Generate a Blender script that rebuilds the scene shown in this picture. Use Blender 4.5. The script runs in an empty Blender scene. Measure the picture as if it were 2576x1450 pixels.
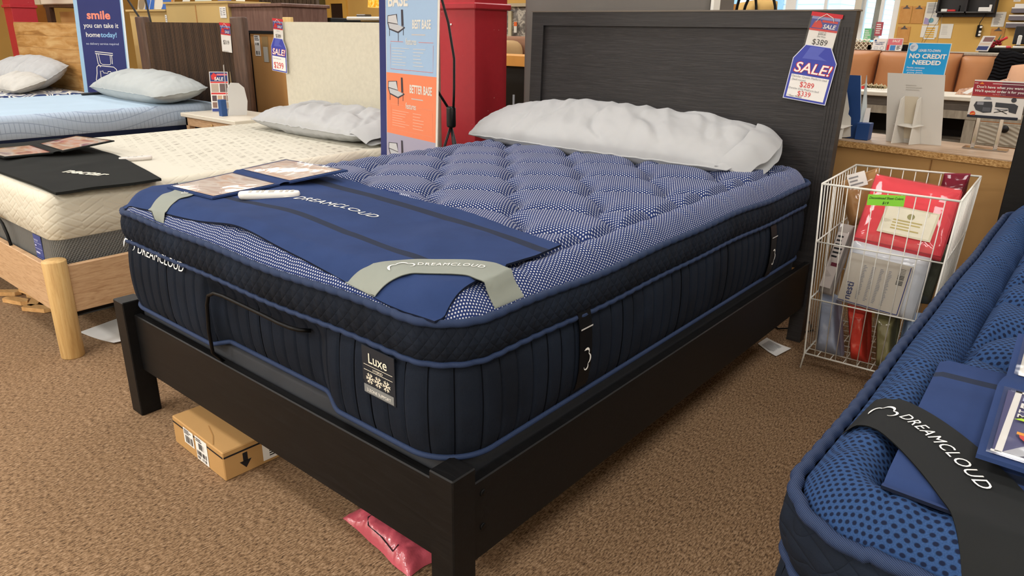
import bpy, bmesh, math, random
from mathutils import Vector, Matrix, noise
random.seed(7)
SC = bpy.context.scene
COL = SC.collection
PI = math.pi
V = Vector

# ---------------------------------------------------------------- camera
cam_data = bpy.data.cameras.new('camera')
cam = bpy.data.objects.new('camera', cam_data)
COL.objects.link(cam)
cam_data.sensor_width = 36.0
cam_data.lens = 1806.406 / 2576 * 36.0
cam_data.clip_start = 0.02
_yaw, _pit, _rol = 0.6894, -0.3439, 0.0164
_f = V((-math.sin(_yaw)*math.cos(_pit), math.cos(_yaw)*math.cos(_pit), math.sin(_pit)))
_r0 = V((math.cos(_yaw), math.sin(_yaw), 0)); _u0 = _r0.cross(_f)
_r = math.cos(_rol)*_r0 + math.sin(_rol)*_u0; _u = -math.sin(_rol)*_r0 + math.cos(_rol)*_u0
_m = Matrix((_r, _u, -_f)).transposed().to_4x4(); _m.translation = V((0.8942, -0.9013, 1.315))
cam.matrix_world = _m
SC.camera = cam

# ---------------------------------------------------------------- exposure, sky, ceiling lights and added fill lights
vs = SC.view_settings
vs.view_transform = 'Standard'; vs.look = 'None'; vs.gamma = 1.0; vs.use_curve_mapping = False
vs.exposure = 0.0
world = bpy.data.worlds.new('daylight'); SC.world = world
world.use_nodes = True
_bg = world.node_tree.nodes['Background']
_bg.inputs['Color'].default_value = (0.62, 0.82, 1.0, 1); _bg.inputs['Strength'].default_value = 3.2

def area(x, y, z, sx, sy, power, col=(1.0, 0.99, 0.97), rot=(0, 0, 0)):
    d = bpy.data.lights.new('shop_and_fill_light', 'AREA'); d.shape = 'RECTANGLE'
    d.size = sx; d.size_y = sy; d.energy = power; d.color = col
    o = bpy.data.objects.new('shop_and_fill_light', d); COL.objects.link(o)
    o.location = (x, y, z); o.rotation_euler = rot
LP = 42
for lx in (-11.5, -8.3, -5.1, -1.9, 1.3, 4.0):
    for ly, k in ((-5.9, 2.1), (-3.6, 1.7), (-0.9, .8), (1.8, .72), (4.5, .85), (7.6, 1.0)):  # front row and right column added, front rows strengthened, to fill side faces
        area(lx, ly, 3.32, 1.25, 0.55, LP*k*(.6 if lx > 3 else .85 if lx > 1 else 1.06))
area(-3.0, 9.6, 1.9, 2.4, 2.4, 60, (0.75, 0.88, 1.0), (-PI/2, 0, 0))   # daylight coming in at the shop window

# ---------------------------------------------------------------- colour and node helpers
def lin(h):
    h = h.lstrip('#'); out = []
    for i in (0, 2, 4):
        c = int(h[i:i+2], 16)/255
        out.append(c/12.92 if c <= 0.04045 else ((c+0.055)/1.055)**2.4)
    return tuple(out) + (1.0,)

class NT:
    def __init__(s, name):
        s.mat = bpy.data.materials.new(name); s.mat.use_nodes = True
        s.t = s.mat.node_tree; s.n = s.t.nodes; s.l = s.t.links
        s.p = s.n['Principled BSDF']
    def node(s, kind, **kw):
        n = s.n.new(kind)
        for k, v in kw.items(): setattr(n, k, v)
        return n
    def inp(s, sock, v):
        if isinstance(v, bpy.types.NodeSocket): s.l.new(v, sock)
        else: sock.default_value = v
    def m(s, op, a, b=0.0, c=0.0):
        n = s.n.new('ShaderNodeMath'); n.operation = op
        for i, v in enumerate((a, b, c)): s.inp(n.inputs[i], v)
        return n.outputs[0]
    def co(s, kind='Object'):
        n = s.n.new('ShaderNodeTexCoord'); return n.outputs[kind]
    def xyz(s, vec):
        n = s.n.new('ShaderNodeSeparateXYZ'); s.l.new(vec, n.inputs[0]); return n.outputs
    def comb(s, x, y, z):
        n = s.n.new('ShaderNodeCombineXYZ')
        for i, v in enumerate((x, y, z)): s.inp(n.inputs[i], v)
        return n.outputs[0]
    def noise(s, vec, scale=5.0, detail=3.0, rough=0.5, dist=0.0):
        n = s.n.new('ShaderNodeTexNoise'); s.l.new(vec, n.inputs['Vector'])
        n.inputs['Scale'].default_value = scale; n.inputs['Detail'].default_value = detail
        n.inputs['Roughness'].default_value = rough; n.inputs['Distortion'].default_value = dist
        return n.outputs['Fac']
    def mapping(s, vec, scale=(1, 1, 1), rot=(0, 0, 0)):
        n = s.n.new('ShaderNodeMapping'); s.l.new(vec, n.inputs[0])
        n.inputs['Scale'].default_value = scale; n.inputs['Rotation'].default_value = rot
        return n.outputs[0]
    def ramp(s, fac, *stops):
        n = s.n.new('ShaderNodeValToRGB'); s.l.new(fac, n.inputs[0]); e = n.color_ramp.elements
        while len(e) < len(stops): e.new(0.5)
        for el, (p, c) in zip(e, stops):
            el.position = p; el.color = lin(c) if isinstance(c, str) else c
        return n.outputs[0]
    def mix(s, fac, a, b):
        n = s.n.new('ShaderNodeMix'); n.data_type = 'RGBA'
        s.inp(n.inputs[0], fac)
        for k, v in ((6, a), (7, b)): s.inp(n.inputs[k], lin(v) if isinstance(v, str) else v)
        return n.outputs[2]
    def bump(s, h, strength=0.3, dist=0.002):
        n = s.n.new('ShaderNodeBump'); s.l.new(h, n.inputs['Height'])
        n.inputs['Strength'].default_value = strength; n.inputs['Distance'].default_value = dist
        s.l.new(n.outputs[0], s.p.inputs['Normal'])
    def out(s, col, rough=0.6, spec=0.3, metal=0.0):
        s.inp(s.p.inputs['Base Color'], lin(col) if isinstance(col, str) else col)
        s.inp(s.p.inputs['Roughness'], rough)
        s.p.inputs['Specular IOR Level'].default_value = spec; s.p.inputs['Metallic'].default_value = metal
        return s.mat

_cache = {}
def flat(col, rough=0.55, spec=0.3, metal=0.0, emit=0.0):
    k = (col, rough, spec, metal, emit)
    if k not in _cache:
        t = NT('plain_' + col.lstrip('#')); _cache[k] = t.out(col, rough, spec, metal)
        if emit:
            t.p.inputs['Emission Color'].default_value = lin(col); t.p.inputs['Emission Strength'].default_value = emit
    return _cache[k]
def fabric(name, col, scale=900, strength=0.35, var=0.12, rough=0.9, vscale=7):
    t = NT(name); c = t.co()
    a = lin(col)
    lo = tuple(x*(1-var) for x in a[:3]) + (1,); hi = tuple(min(1, x*(1+var)) for x in a[:3]) + (1,)
    n1 = t.noise(c, vscale, 4)
    t.bump(t.noise(c, scale, 2), strength, 0.001)
    return t.out(t.ramp(n1, (0.3, lo), (0.7, hi)), rough, 0.15)
def wood(name, dark, mid, light, stretch=(2, 30, 30), scale=2.0, rough=0.5, spec=0.3, bump=0.1, rings=1.2):
    t = NT(name); c = t.mapping(t.co(), stretch)
    n1 = t.noise(c, scale, 6, 0.6, rings); n2 = t.noise(c, scale*6, 3, 0.6)
    f = t.m('ADD', t.m('MULTIPLY', n1, 0.75), t.m('MULTIPLY', n2, 0.25))
    t.bump(f, bump, 0.002)
    return t.out(t.ramp(f, (0.3, dark), (0.5, mid), (0.7, light)), rough, spec)
def clear_film(name, rough=0.08, tint=(1, 1, 1, 1), amount=0.12):
    t = NT(name); t.n.remove(t.p)
    o = [n for n in t.n if n.type == 'OUTPUT_MATERIAL'][0]
    g = t.node('ShaderNodeBsdfGlossy'); g.inputs['Roughness'].default_value = rough
    tr = t.node('ShaderNodeBsdfTransparent'); tr.inputs['Color'].default_value = tint
    mx = t.node('ShaderNodeMixShader'); fr = t.node('ShaderNodeFresnel'); fr.inputs['IOR'].default_value = 1.5
    t.l.new(t.m('ADD', t.m('MULTIPLY', fr.outputs[0], 0.55), amount*0.22), mx.inputs[0])
    bmpn = t.node('ShaderNodeBump'); bmpn.inputs['Strength'].default_value = 0.3; bmpn.inputs['Distance'].default_value = 0.003
    t.l.new(t.noise(t.co(), 26, 1), bmpn.inputs['Height']); t.l.new(bmpn.outputs[0], g.inputs['Normal'])
    t.l.new(tr.outputs[0], mx.inputs[1]); t.l.new(g.outputs[0], mx.inputs[2]); t.l.new(mx.outputs[0], o.inputs[0])
    return t.mat

# ---------------------------------------------------------------- mesh builder
ORG = {}
class MB:
    def __init__(s): s.v = []; s.f = []; s.mi = []; s.sm = []; s.mats = []; s.uv = {}
    def slot(s, m):
        if m not in s.mats: s.mats.append(m)
        return s.mats.index(m)
    def add(s, verts, faces, m, smooth=False):
        b = len(s.v); k = s.slot(m)
        s.v.extend(V(p) for p in verts)
        for fc in faces:
            s.f.append([b+i for i in fc]); s.mi.append(k); s.sm.append(smooth)
        return s
    def box(s, lo, hi, m, bev=0.0, M=None, seg=1, smooth=False):
        bm = bmesh.new(); bmesh.ops.create_cube(bm, size=1)
        lo = V(lo); hi = V(hi)
        for v in bm.verts: v.co = V([lo[i] + (v.co[i]+0.5)*(hi[i]-lo[i]) for i in range(3)])
        if bev: bmesh.ops.bevel(bm, geom=bm.edges[:], offset=bev, segments=seg, affect='EDGES', profile=0.5)
        bm.verts.index_update()
        vv = [(M @ v.co) if M else v.co.copy() for v in bm.verts]
        s.add(vv, [[v.index for v in f.verts] for f in bm.faces], m, smooth); bm.free(); return s
    def tube(s, pts, r, m, n=8, closed=False, cap=True, smooth=True):
        pts = [V(p) for p in pts]; N = len(pts); vs_ = []; up = V((0, 0, 1))
        rr = r if isinstance(r, (list, tuple)) else [r]*N
        prev = None
        for i, p in enumerate(pts):
            if closed: d = pts[(i+1) % N] - pts[i-1]
            else: d = pts[min(i+1, N-1)] - pts[max(i-1, 0)]
            if d.length < 1e-9: d = V((0, 0, 1))
            d.normalize()
            a = prev if prev is not None else (up if abs(d.z) < 0.95 else V((1, 0, 0)))
            x = a - d*a.dot(d)
            if x.length < 1e-6: x = V((1, 0, 0)) - d*d.x
            x.normalize(); prev = x; y = d.cross(x)
            for k in range(n):
                t = 2*PI*k/n; vs_.append(p + (x*math.cos(t) + y*math.sin(t))*rr[i])
        fs = []
        for i in range(N if closed else N-1):
            j = (i+1) % N
            for k in range(n):
                l = (k+1) % n; fs.append([i*n+k, i*n+l, j*n+l, j*n+k])
        if not closed and cap:
            fs.append(list(range(n))[::-1]); fs.append([(N-1)*n+k for k in range(n)])
        return s.add(vs_, fs, m, smooth)
    def cyl(s, a, b, r0, r1, m, n=24):
        return s.tube([a, b], [r0, r1], m, n)
    def lathe(s, c, prof, m, n=24, smooth=True, M=None):
        vs_ = []; c = V(c)
        for (r, z) in prof:
            for k in range(n):
                t = 2*PI*k/n; p = V((r*math.cos(t), r*math.sin(t), z)); vs_.append((M @ p if M else p) + c)
        fs = []
        for i in range(len(prof)-1):
            for k in range(n):
                l = (k+1) % n; fs.append([i*n+k, i*n+l, (i+1)*n+l, (i+1)*n+k])
        fs.append(list(range(n))[::-1]); fs.append([(len(prof)-1)*n+k for k in range(n)])
        return s.add(vs_, fs, m, smooth)
    def grid(s, fn, nu, nv, m, smooth=True, flip=False, mfn=None, wrap=False):
        vs_ = [fn(i/nu, j/nv) for i in range(nu+1) for j in range(nv+1)]
        b = len(s.v); s.v.extend(V(p) for p in vs_)
        for i in range(nu):
            for j in range(nv):
                q = [i*(nv+1)+j, (i+1)*(nv+1)+j, (i+1)*(nv+1)+j+1, i*(nv+1)+j+1]
                if flip: q.reverse()
                s.f.append([b+x for x in q]); s.sm.append(smooth)
                s.mi.append(s.slot(mfn((i+.5)/nu, (j+.5)/nv) if mfn else m))
        return s
    def prism(s, poly, O, U, W, th, m, msides=None):
        """extruded polygon: points O+U*x+W*y, thickness th towards -N"""
        O, U, W = V(O), V(U), V(W); N = U.cross(W).normalized(); n = len(poly)
        a = [O + U*x + W*y for x, y in poly]; b = [p - N*th for p in a]
        s.add(a, [list(range(n))], m); s.add(b, [list(range(n))[::-1]], msides or m)
        s.add(a+b, [[i, n+i, n+(i+1) % n, (i+1) % n] for i in range(n)], msides or m); return s
    def build(s, name, parent=None, origin=None):
        org = V((0, 0, 0))
        if parent: org = V(ORG[parent.name])
        else:
            if origin is None:
                lo = [min(p[i] for p in s.v) for i in range(3)]; hi = [max(p[i] for p in s.v) for i in range(3)]
                org = V(((lo[0]+hi[0])/2, (lo[1]+hi[1])/2, lo[2]))
            else: org = V(origin)
        me = bpy.data.meshes.new(name)
        me.from_pydata([tuple(p-org) for p in s.v], [], s.f); 
        for m in s.mats: me.materials.append(m)
        me.polygons.foreach_set('material_index', s.mi); me.polygons.foreach_set('use_smooth', s.sm); me.update()
        if s.uv:
            ul = me.uv_layers.new(name='cloth')
            for lp in me.loops:
                i = lp.vertex_index; ul.data[lp.index].uv = s.uv.get(i, (s.v[i].x, s.v[i].y))
        o = bpy.data.objects.new(name, me); COL.objects.link(o)
        if parent: o.parent = parent
        else: o.location = org
        ORG[o.name] = tuple(org); return o

def tag(o, label, cat, group=None):
    o['label'] = label; o['category'] = cat
    if group: o['group'] = group
    return o
def thing(name, loc, label, cat, group=None):
    o = bpy.data.objects.new(name, None); COL.objects.link(o); o.location = loc
    o.empty_display_size = 0.05; ORG[o.name] = tuple(loc); return tag(o, label, cat, group)
def structure(o): o['kind'] = 'structure'; return o
def dup(root, loc, label, group=None, rotz=0.0):
    """a copy of a thing, its parts and their sub-parts"""
    r = root.copy(); COL.objects.link(r); r.location = loc; r.rotation_euler = (0, 0, rotz); r['label'] = label
    if group: r['group'] = group
    for ch in list(root.children):
        c = ch.copy(); COL.objects.link(c); c.parent = r
        for g in list(ch.children):
            d = g.copy(); COL.objects.link(d); d.parent = c
    return r

# ---------------------------------------------------------------- lettering and flat print
_txt = {}
def TXT(s, size=1.0, bold=0.0, shear=0.0, align='LEFT', wide=1.0, space=1.0, fine=False):
    k = (s, bold, shear, align, space, fine)
    if k not in _txt:
        cu = bpy.data.curves.new('t', 'FONT'); cu.body = s; cu.size = 1.0; cu.offset = bold; cu.shear = shear
        cu.align_x = align; cu.resolution_u = 3; cu.space_character = space; cu.fill_mode = 'FRONT' if False else 'BOTH'
        ob = bpy.data.objects.new('t', cu); COL.objects.link(ob)
        dg = bpy.context.evaluated_depsgraph_get(); me = bpy.data.meshes.new_from_object(ob.evaluated_get(dg))
        if fine:
            bm = bmesh.new(); bm.from_mesh(me); bmesh.ops.triangulate(bm, faces=bm.faces[:])
            for _ in range(3):
                es = [e for e in bm.edges if e.calc_length() > .16]
                if es: bmesh.ops.subdivide_edges(bm, edges=es, cuts=1); bmesh.ops.triangulate(bm, faces=[f for f in bm.faces if len(f.verts) > 3])
            bm.to_mesh(me); bm.free()
        vv = [(v.co.x, v.co.y) for v in me.vertices]; ff = [list(p.vertices) for p in me.polygons]
        bpy.data.objects.remove(ob); bpy.data.curves.remove(cu); bpy.data.meshes.remove(me)
        _txt[k] = (vv, ff)
    vv, ff = _txt[k]
    return [(x*size*wide, y*size) for x, y in vv], ff
def twidth(s, size=1.0, wide=1.0, **kw):
    vv, _ = TXT(s, size, wide=wide, **kw); return max(x for x, y in vv) - min(x for x, y in vv)

class PR:
    """flat print on a surface: origin O, axes U (right) and W (up)"""
    def __init__(s, mb, O, U, W, eps=0.0005):
        s.mb = mb; s.O = V(O); s.U = V(U).normalized(); s.W = V(W).normalized(); s.N = s.U.cross(s.W).normalized(); s.e = eps
    def pt(s, x, y, l=1): return s.O + s.U*x + s.W*y + s.N*(s.e*l)
    def poly(s, pts, m, l=1):
        s.mb.add([s.pt(x, y, l) for x, y in pts], [list(range(len(pts)))], m); return s
    def rect(s, x0, y0, x1, y1, m, l=1): return s.poly([(x0, y0), (x1, y0), (x1, y1), (x0, y1)], m, l)
    def text(s, t, x, y, size, m, l=2, align='LEFT', bold=0.0, shear=0.0, wide=1.0, space=1.0, rot=0.0, fit=None):
        if fit: wide = fit/twidth(t, size, bold=bold, shear=shear, align=align, space=space)
        vv, ff = TXT(t, size, bold, shear, align, wide, space)
        c, si = math.cos(rot), math.sin(rot)
        s.mb.add([s.pt(x + a*c - b*si, y + a*si + b*c, l) for a, b in vv], ff, m); return s
    def line(s, pts, w, m, l=2, closed=False):
        n = len(pts); P = [V((p[0], p[1])) for p in pts]; ww = w if isinstance(w, (list, tuple)) else [w]*n
        L = []; R = []
        for i in range(n):
            d = (P[(i+1) % n]-P[i-1]) if closed else (P[min(i+1, n-1)]-P[max(i-1, 0)])
            if d.length < 1e-9: d = V((1, 0))
            d.normalize(); nn = V((-d.y, d.x))*(ww[i]/2); L.append(P[i]+nn); R.append(P[i]-nn)
        vv = [s.pt(p.x, p.y, l) for p in L] + [s.pt(p.x, p.y, l) for p in R]
        s.mb.add(vv, [[n+i, n+(i+1) % n, (i+1) % n, i] for i in range(n if closed else n-1)], m); return s
    def disc(s, x, y, r, m, l=1, n=20, ry=None):
        ry = ry or r
        return s.poly([(x+r*math.cos(2*PI*k/n), y+ry*math.sin(2*PI*k/n)) for k in range(n)], m, l)
    def rule(s, x0, y0, x1, y1, n, m, l=2, fill=0.45):
        """rows of unreadably small print"""
        h = (y1-y0)/n
        for k in range(n):
            w = (x1-x0)*(0.55+0.45*random.random()); s.rect(x0, y1-h*(k+fill+.2), x0+w, y1-h*(k+.2), m, l)
        return s
    def bars(s, x0, y0, x1, y1, m, l=2, n=16):
        w = (x1-x0)/n
        for k in range(n):
            if random.random() < 0.75: s.rect(x0+k*w, y0, x0+k*w+w*random.choice((.35, .6, .8)), y1, m, l)
        return s
def arc(cx, cy, r, a0, a1, n=10, ry=None):
    ry = ry or r
    return [(cx+r*math.cos(a0+(a1-a0)*k/n), cy+ry*math.sin(a0+(a1-a0)*k/n)) for k in range(n+1)]
CLOUD = ([(-.62, -.30), (-.66, -.16)] + arc(-.43, -.02, .24, PI*1.05, PI*.35, 7) + arc(.02, .06, .33, PI*.83, PI*.12, 9)
         + arc(.47, -.06, .22, PI*.62, -PI*.35, 8) + [(.48, -.27)])
CLOUD_W = [.02, .10] + [.13, .13, .12, .11, .09, .07, .06, .05] + [.05, .07, .09, .11, .12, .12, .11, .09, .07, .05] + [.05, .07, .09, .10, .10, .09, .07, .05, .03] + [.02]
CLOUD_W = (CLOUD_W + [.03]*len(CLOUD))[:len(CLOUD)]

# ================================================================ materials
def m_carpet():
    t = NT('carpet'); c = t.co()
    a = t.noise(t.mapping(c, (260, 60, 1)), 1.0, 3, 0.6); b = t.noise(t.mapping(c, (150, 130, 1)), 1.0, 2, 0.6)
    big = t.noise(c, 0.9, 3)
    f = t.m('ADD', t.m('MULTIPLY', a, 0.7), t.m('MULTIPLY', b, 0.3))
    col = t.ramp(f, (0.38, '#48382a'), (0.48, '#82684d'), (0.55, '#997d60'), (0.66, '#b69b7e'))
    col = t.mix(t.m('MULTIPLY', big, 0.25), col, '#6d5440')
    t.bump(f, 0.6, 0.004); return t.out(col, 0.95, 0.1)
CARPET = m_carpet()
WALLY = fabric('yellow_wall_paint', '#d2a95f', 60, 0.05, 0.05, 0.8, 1.5)
CEILM = flat('#e9e4d8', 0.9)
BLACKW = wood('black_stained_wood', '#0b0b0c', '#101011', '#171718', (3, 40, 40), 2.0, 0.45, 0.22, 0.15)
HEADW = wood('black_oak_panel', '#1d1c1d', '#2a2829', '#3b3839', (1.6, 20, 34), 2.2, 0.5, 0.4, 0.8, 2.5)
HEADF = wood('black_oak_frame', '#201f20', '#2a2829', '#383536', (2, 30, 40), 2.0, 0.45, 0.4, 0.3)
PINE = wood('pine_slat', '#b98a55', '#cfa26a', '#ddb680', (3, 20, 20), 2.0, 0.6)
CHAR = fabric('charcoal_base_cloth', '#393b3f', 1200, 0.4, 0.08)
BLACKP = flat('#0b0b0c', 0.45, 0.18)
WHITE = flat('#f1f0ea', 0.5)
CREAM = flat('#e9e4d2', 0.6)
INK = flat('#1b1b1f', 0.6)
GREYINK = flat('#8d8d90', 0.6)
NAVYS = '#1c2740'

def m_navy(name, diamond):
    t = NT(name); c = t.co(); x, y, z = t.xyz(c)
    n = t.noise(c, 6, 3); fine = t.noise(c, 700, 2)
    col = t.ramp(n, (0.3, '#11161f'), (0.7, '#18202d'))
    if diamond:
        s = t.m('ADD', x, y)
        u = t.m('FRACT', t.m('MULTIPLY', t.m('ADD', s, t.m('MULTIPLY', z, 1.0)), 31)); v = t.m('FRACT', t.m('MULTIPLY', t.m('SUBTRACT', s, t.m('MULTIPLY', z, 1.0)), 31))
        d = t.m('MINIMUM', t.m('ABSOLUTE', t.m('SUBTRACT', u, .5)), t.m('ABSOLUTE', t.m('SUBTRACT', v, .5)))
        h = t.m('ADD', t.m('POWER', t.m('MULTIPLY', d, 2.0), 0.35), t.m('MULTIPLY', fine, 0.12)); t.bump(h, 0.6, 0.005)
    else:
        k = t.noise(t.mapping(c, (1, 1, .45)), 260, 2)
        t.bump(t.m('ADD', t.m('MULTIPLY', fine, .4), k), 0.5, 0.0016)
    pass
    return t.out(col, 0.88, 0.15)
NAVY_TUFT = m_navy('navy_channel_knit', False); NAVY_DIA = m_navy('navy_diamond_quilt', True)

def m_dots(name, base, dot, spacing, r, ex=1.0, lo=None, rowshift=True):
    t = NT(name); c = t.co('UV'); x, y, z = t.xyz(c)
    px = t.m('DIVIDE', x, spacing); py = t.m('DIVIDE', y, spacing*1.732)
    def lat(ox, oy):
        fx = t.m('SUBTRACT', t.m('FRACT', t.m('ADD', px, ox)), 0.5)
        fy = t.m('MULTIPLY', t.m('SUBTRACT', t.m('FRACT', t.m('ADD', py, oy)), 0.5), 1.732)
        return t.m('SQRT', t.m('ADD', t.m('MULTIPLY', t.m('MULTIPLY', fx, fx), ex), t.m('MULTIPLY', fy, fy)))
    d = t.m('MINIMUM', lat(0, 0), lat(.5, .5))
    k = t.m('SMOOTH_MIN', 1.0, t.m('MAXIMUM', 0.0, t.m('MULTIPLY', t.m('SUBTRACT', r+.06, d), 9.0)), 0.01)
    n = t.noise(c, 500, 2)
    t.bump(t.m('ADD', t.m('MULTIPLY', k, .8), t.m('MULTIPLY', n, .5)), 0.35, 0.0015)
    basec = t.ramp(n, (0.3, lo or base), (0.7, base))
    return t.out(t.mix(k, basec, dot), 0.85, 0.15)
DOTS_W = m_dots('navy_knit_white_dots', '#273a70', '#c9cdd6', 0.0088, 0.24, 1.0, '#1f2c57')
DOTS_B = m_dots('blue_spacer_mesh', '#304b77', '#121b33', 0.0108, 0.26, 0.75, '#243f67')

def m_piping(name, a, b):
    t = NT(name); c = t.co(); x, y, z = t.xyz(c)
    s = t.m('ADD', t.m('ADD', x, y), t.m('MULTIPLY', z, 1.5)); f = t.m('FRACT', t.m('MULTIPLY', s, 260))
    k = t.m('LESS_THAN', f, 0.5); t.bump(t.m('ABSOLUTE', t.m('SUBTRACT', f, .5)), 0.3, 0.001)
    return t.out(t.mix(k, a, b), 0.7, 0.25)
PIPE = m_piping('blue_woven_piping', '#18233b', '#2d4064')
FELT = fabric('blue_felt', '#2b3d67', 420, 0.25, 0.1, 0.92, 9)
FELTD = fabric('dark_band_felt', '#272f42', 420, 0.25, 0.06, 0.92)
BLACKFELT = fabric('black_felt', '#1f2120', 420, 0.3, 0.12, 0.92)
STRAP = fabric('grey_elastic', '#8b9189', 1500, 0.2, 0.04, 0.6)
STRAPB = fabric('black_elastic', '#1d1f20', 1500, 0.2, 0.05, 0.75)
FILM = clear_film('clear_vinyl')
def m_page(name, *cols):
    t = NT(name); c = t.co()
    return t.out(t.ramp(t.noise(t.mapping(c, (4, 9, 4)), 1.4, 2, .5, .8), *[(0.3+0.4*i/max(1, len(cols)-1), k) for i, k in enumerate(cols)]), 0.5, 0.3)
PAGE_SKIN = m_page('brochure_photo', '#d9d2ca', '#d2b29c', '#ded5cb', '#c4aca0', '#e0d9cf')
PAGE_PINK = m_page('brochure_photo_pink', '#96586b', '#c9a084', '#d3cdc4', '#86626f')
PILLOWC = fabric('light_grey_pillowcase', '#b3b5b7', 1400, 0.12, 0.03, 0.85, 5)
PILLOWB = fabric('blue_grey_pillowcase', '#aeb4b5', 1400, 0.12, 0.03, 0.85, 5)

# ================================================================ the room
structure(MB().box((-17, -7, -.05), (5, 10.2, 0), CARPET).build('floor'))
structure(MB().box((-17, -7, 3.4), (5, 10.2, 3.5), CEILM).build('ceiling'))
structure(MB().box((-17.1, -7, 0), (-17, 10.2, 3.4), WALLY).build('wall_left'))
structure(MB().box((5, -7, 0), (5.1, 10.2, 3.4), flat('#e6dfcc', .8)).build('wall_right'))
structure(MB().box((-17, -7.1, 0), (5, -7, 3.4), flat('#e6dfcc', .8)).build('wall_front'))
w = MB(); w.box((-1.62, 9.85, 0), (5, 10.0, 3.4), WALLY); w.box((-17, 9.85, 0), (-4.6, 10.0, 3.4), WALLY)
w.box((-4.6, 9.85, 2.9), (-1.62, 10.0, 3.4), WALLY); w.box((-4.6, 9.85, 0), (-1.62, 10.0, .55), WALLY)
structure(w.build('wall_back'))

# ================================================================ the bed in the middle
bed = thing('bed_frame', (-.81, 1.12, 0), 'black wooden bed frame in the middle with panel headboard under the dotted blue mattress', 'bed frame')
P = .0723
for x0 in (-P, -1.62):
    MB().box((x0, 0, 0), (x0+P, P, .431), BLACKW, .003).build('post', bed)
MB().box((-1.62+P, .031, .173), (-P, .057, .382), BLACKW, .003).build('foot_rail', bed)
sr = MB().box((-.037, P, .173), (-.010, 2.24, .382), BLACKW, .003).build('side_rail', bed)
for zz in (.345, .255): bc = MB(); bc.cyl((-.0105, .105, zz), (-.0075, .105, zz), .009, .008, BLACKP, 16); bc.build('bolt_cover', sr)
MB().box((-1.61, P, .173), (-1.583, 2.24, .382), BLACKW, .003).build('side_rail', bed)
for k in range(12):
    y = .17+k*.18; MB().box((-1.583, y, .292), (-.037, y+.065, .31), PINE).build('slat', bed)
MB().box((-.83, P, .2), (-.79, 2.24, .29), BLACKW).build('center_beam', bed)
MB().box((-.83, 1.1, 0), (-.79, 1.14, .2), BLACKW).build('support_foot', bed)
# headboard: leaning slightly back
def lean(z): return 2.245 + .0376*z/1.41
def slab(mb, x0, x1, z0, z1, d0, d1, m):
    vv = [(x, lean(z)+d, z) for z in (z0, z1) for d in (d0, d1) for x in (x0, x1)]
    mb.add(vv, [[0, 1, 5, 4], [3, 2, 6, 7], [2, 0, 4, 6], [1, 3, 7, 5], [4, 5, 7, 6], [2, 3, 1, 0]], m)
hp = MB(); slab(hp, -1.545, -.062, .42, 1.345, .016, .045, HEADW); hbp = hp.build('headboard_panel', bed)
hf = MB()
slab(hf, -1.62, 0, 1.345, 1.41, -.0, .055, HEADF); slab(hf, -1.62, -1.545, 0, 1.345, 0, .055, HEADF); slab(hf, -.062, 0, 0, 1.345, 0, .055, HEADF)
slab(hf, -1.545, -.062, .34, .42, 0, .055, HEADF)
for k in range(4):
    x = -.058+k*.012; slab(hf, x, x+.006, .42, 1.35, -.0025, 0, HEADF)
hf.build('headboard_frame', bed)
t = MB(); slab(t, -1.625, .005, 1.41, 1.416, -.004, .06, flat('#6f665c', .45)); t.build('headboard_cap', bed)

# ---- adjustable base between frame and mattress
ab = thing('adjustable_base', (-.81, 1.12, .31), 'charcoal cloth adjustable base under the dotted blue mattress', 'bed base')
MB().box((-1.555, .065, .312), (-.058, 2.17, .424), CHAR, .012, None, 3, True).build('deck', ab)
rb = MB(); bp = [(-.99, .06, .36), (-.982, .012, .42), (-.976, .006, .49), (-.966, .006, .575), (-.955, .008, .605), (-.925, .01, .619), (-.88, .012, .621), (-.70, .014, .616),
      (-.62, .014, .613), (-.575, .017, .612), (-.55, .026, .61), (-.535, .05, .605)]
rb.tube(bp, .0052, BLACKP, 8); rb.build('retainer_bar', ab)

# ---- mattress
def perim(x0, x1, y0, y1, R, ns=(280, 370), na=30):
    """closed rounded rectangle: list of (point, outward normal, arc length)"""
    out = []; s = 0.0
    cs = [((x1-R, y0+R), -PI/2), ((x1-R, y1-R), 0), ((x0+R, y1-R), PI/2), ((x0+R, y0+R), PI)]
    ed = [((x0+R, y0), (x1-R, y0), (0, -1), ns[0]), ((x1, y0+R), (x1, y1-R), (1, 0), ns[1]), ((x1-R, y1), (x0+R, y1), (0, 1), ns[0]), ((x0, y1-R), (x0, y0+R), (-1, 0), ns[1])]
    for (a, b, n, k), (c, a0) in zip(ed, cs):
        L = math.hypot(b[0]-a[0], b[1]-a[1])
        for i in range(k):
            t = i/k; out.append((V((a[0]+(b[0]-a[0])*t, a[1]+(b[1]-a[1])*t)), V(n), s+L*t))
        s += L
        for i in range(na):
            t = a0 + PI/2*i/na; out.append((V((c[0]+R*math.cos(t), c[1]+R*math.sin(t))), V((math.cos(t), math.sin(t))), s+R*PI/2*i/na))
        s += R*PI/2
    return out
def sstep(a, b, x):
    t = max(0, min(1, (x-a)/(b-a))); return t*t*(3-2*t)

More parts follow.
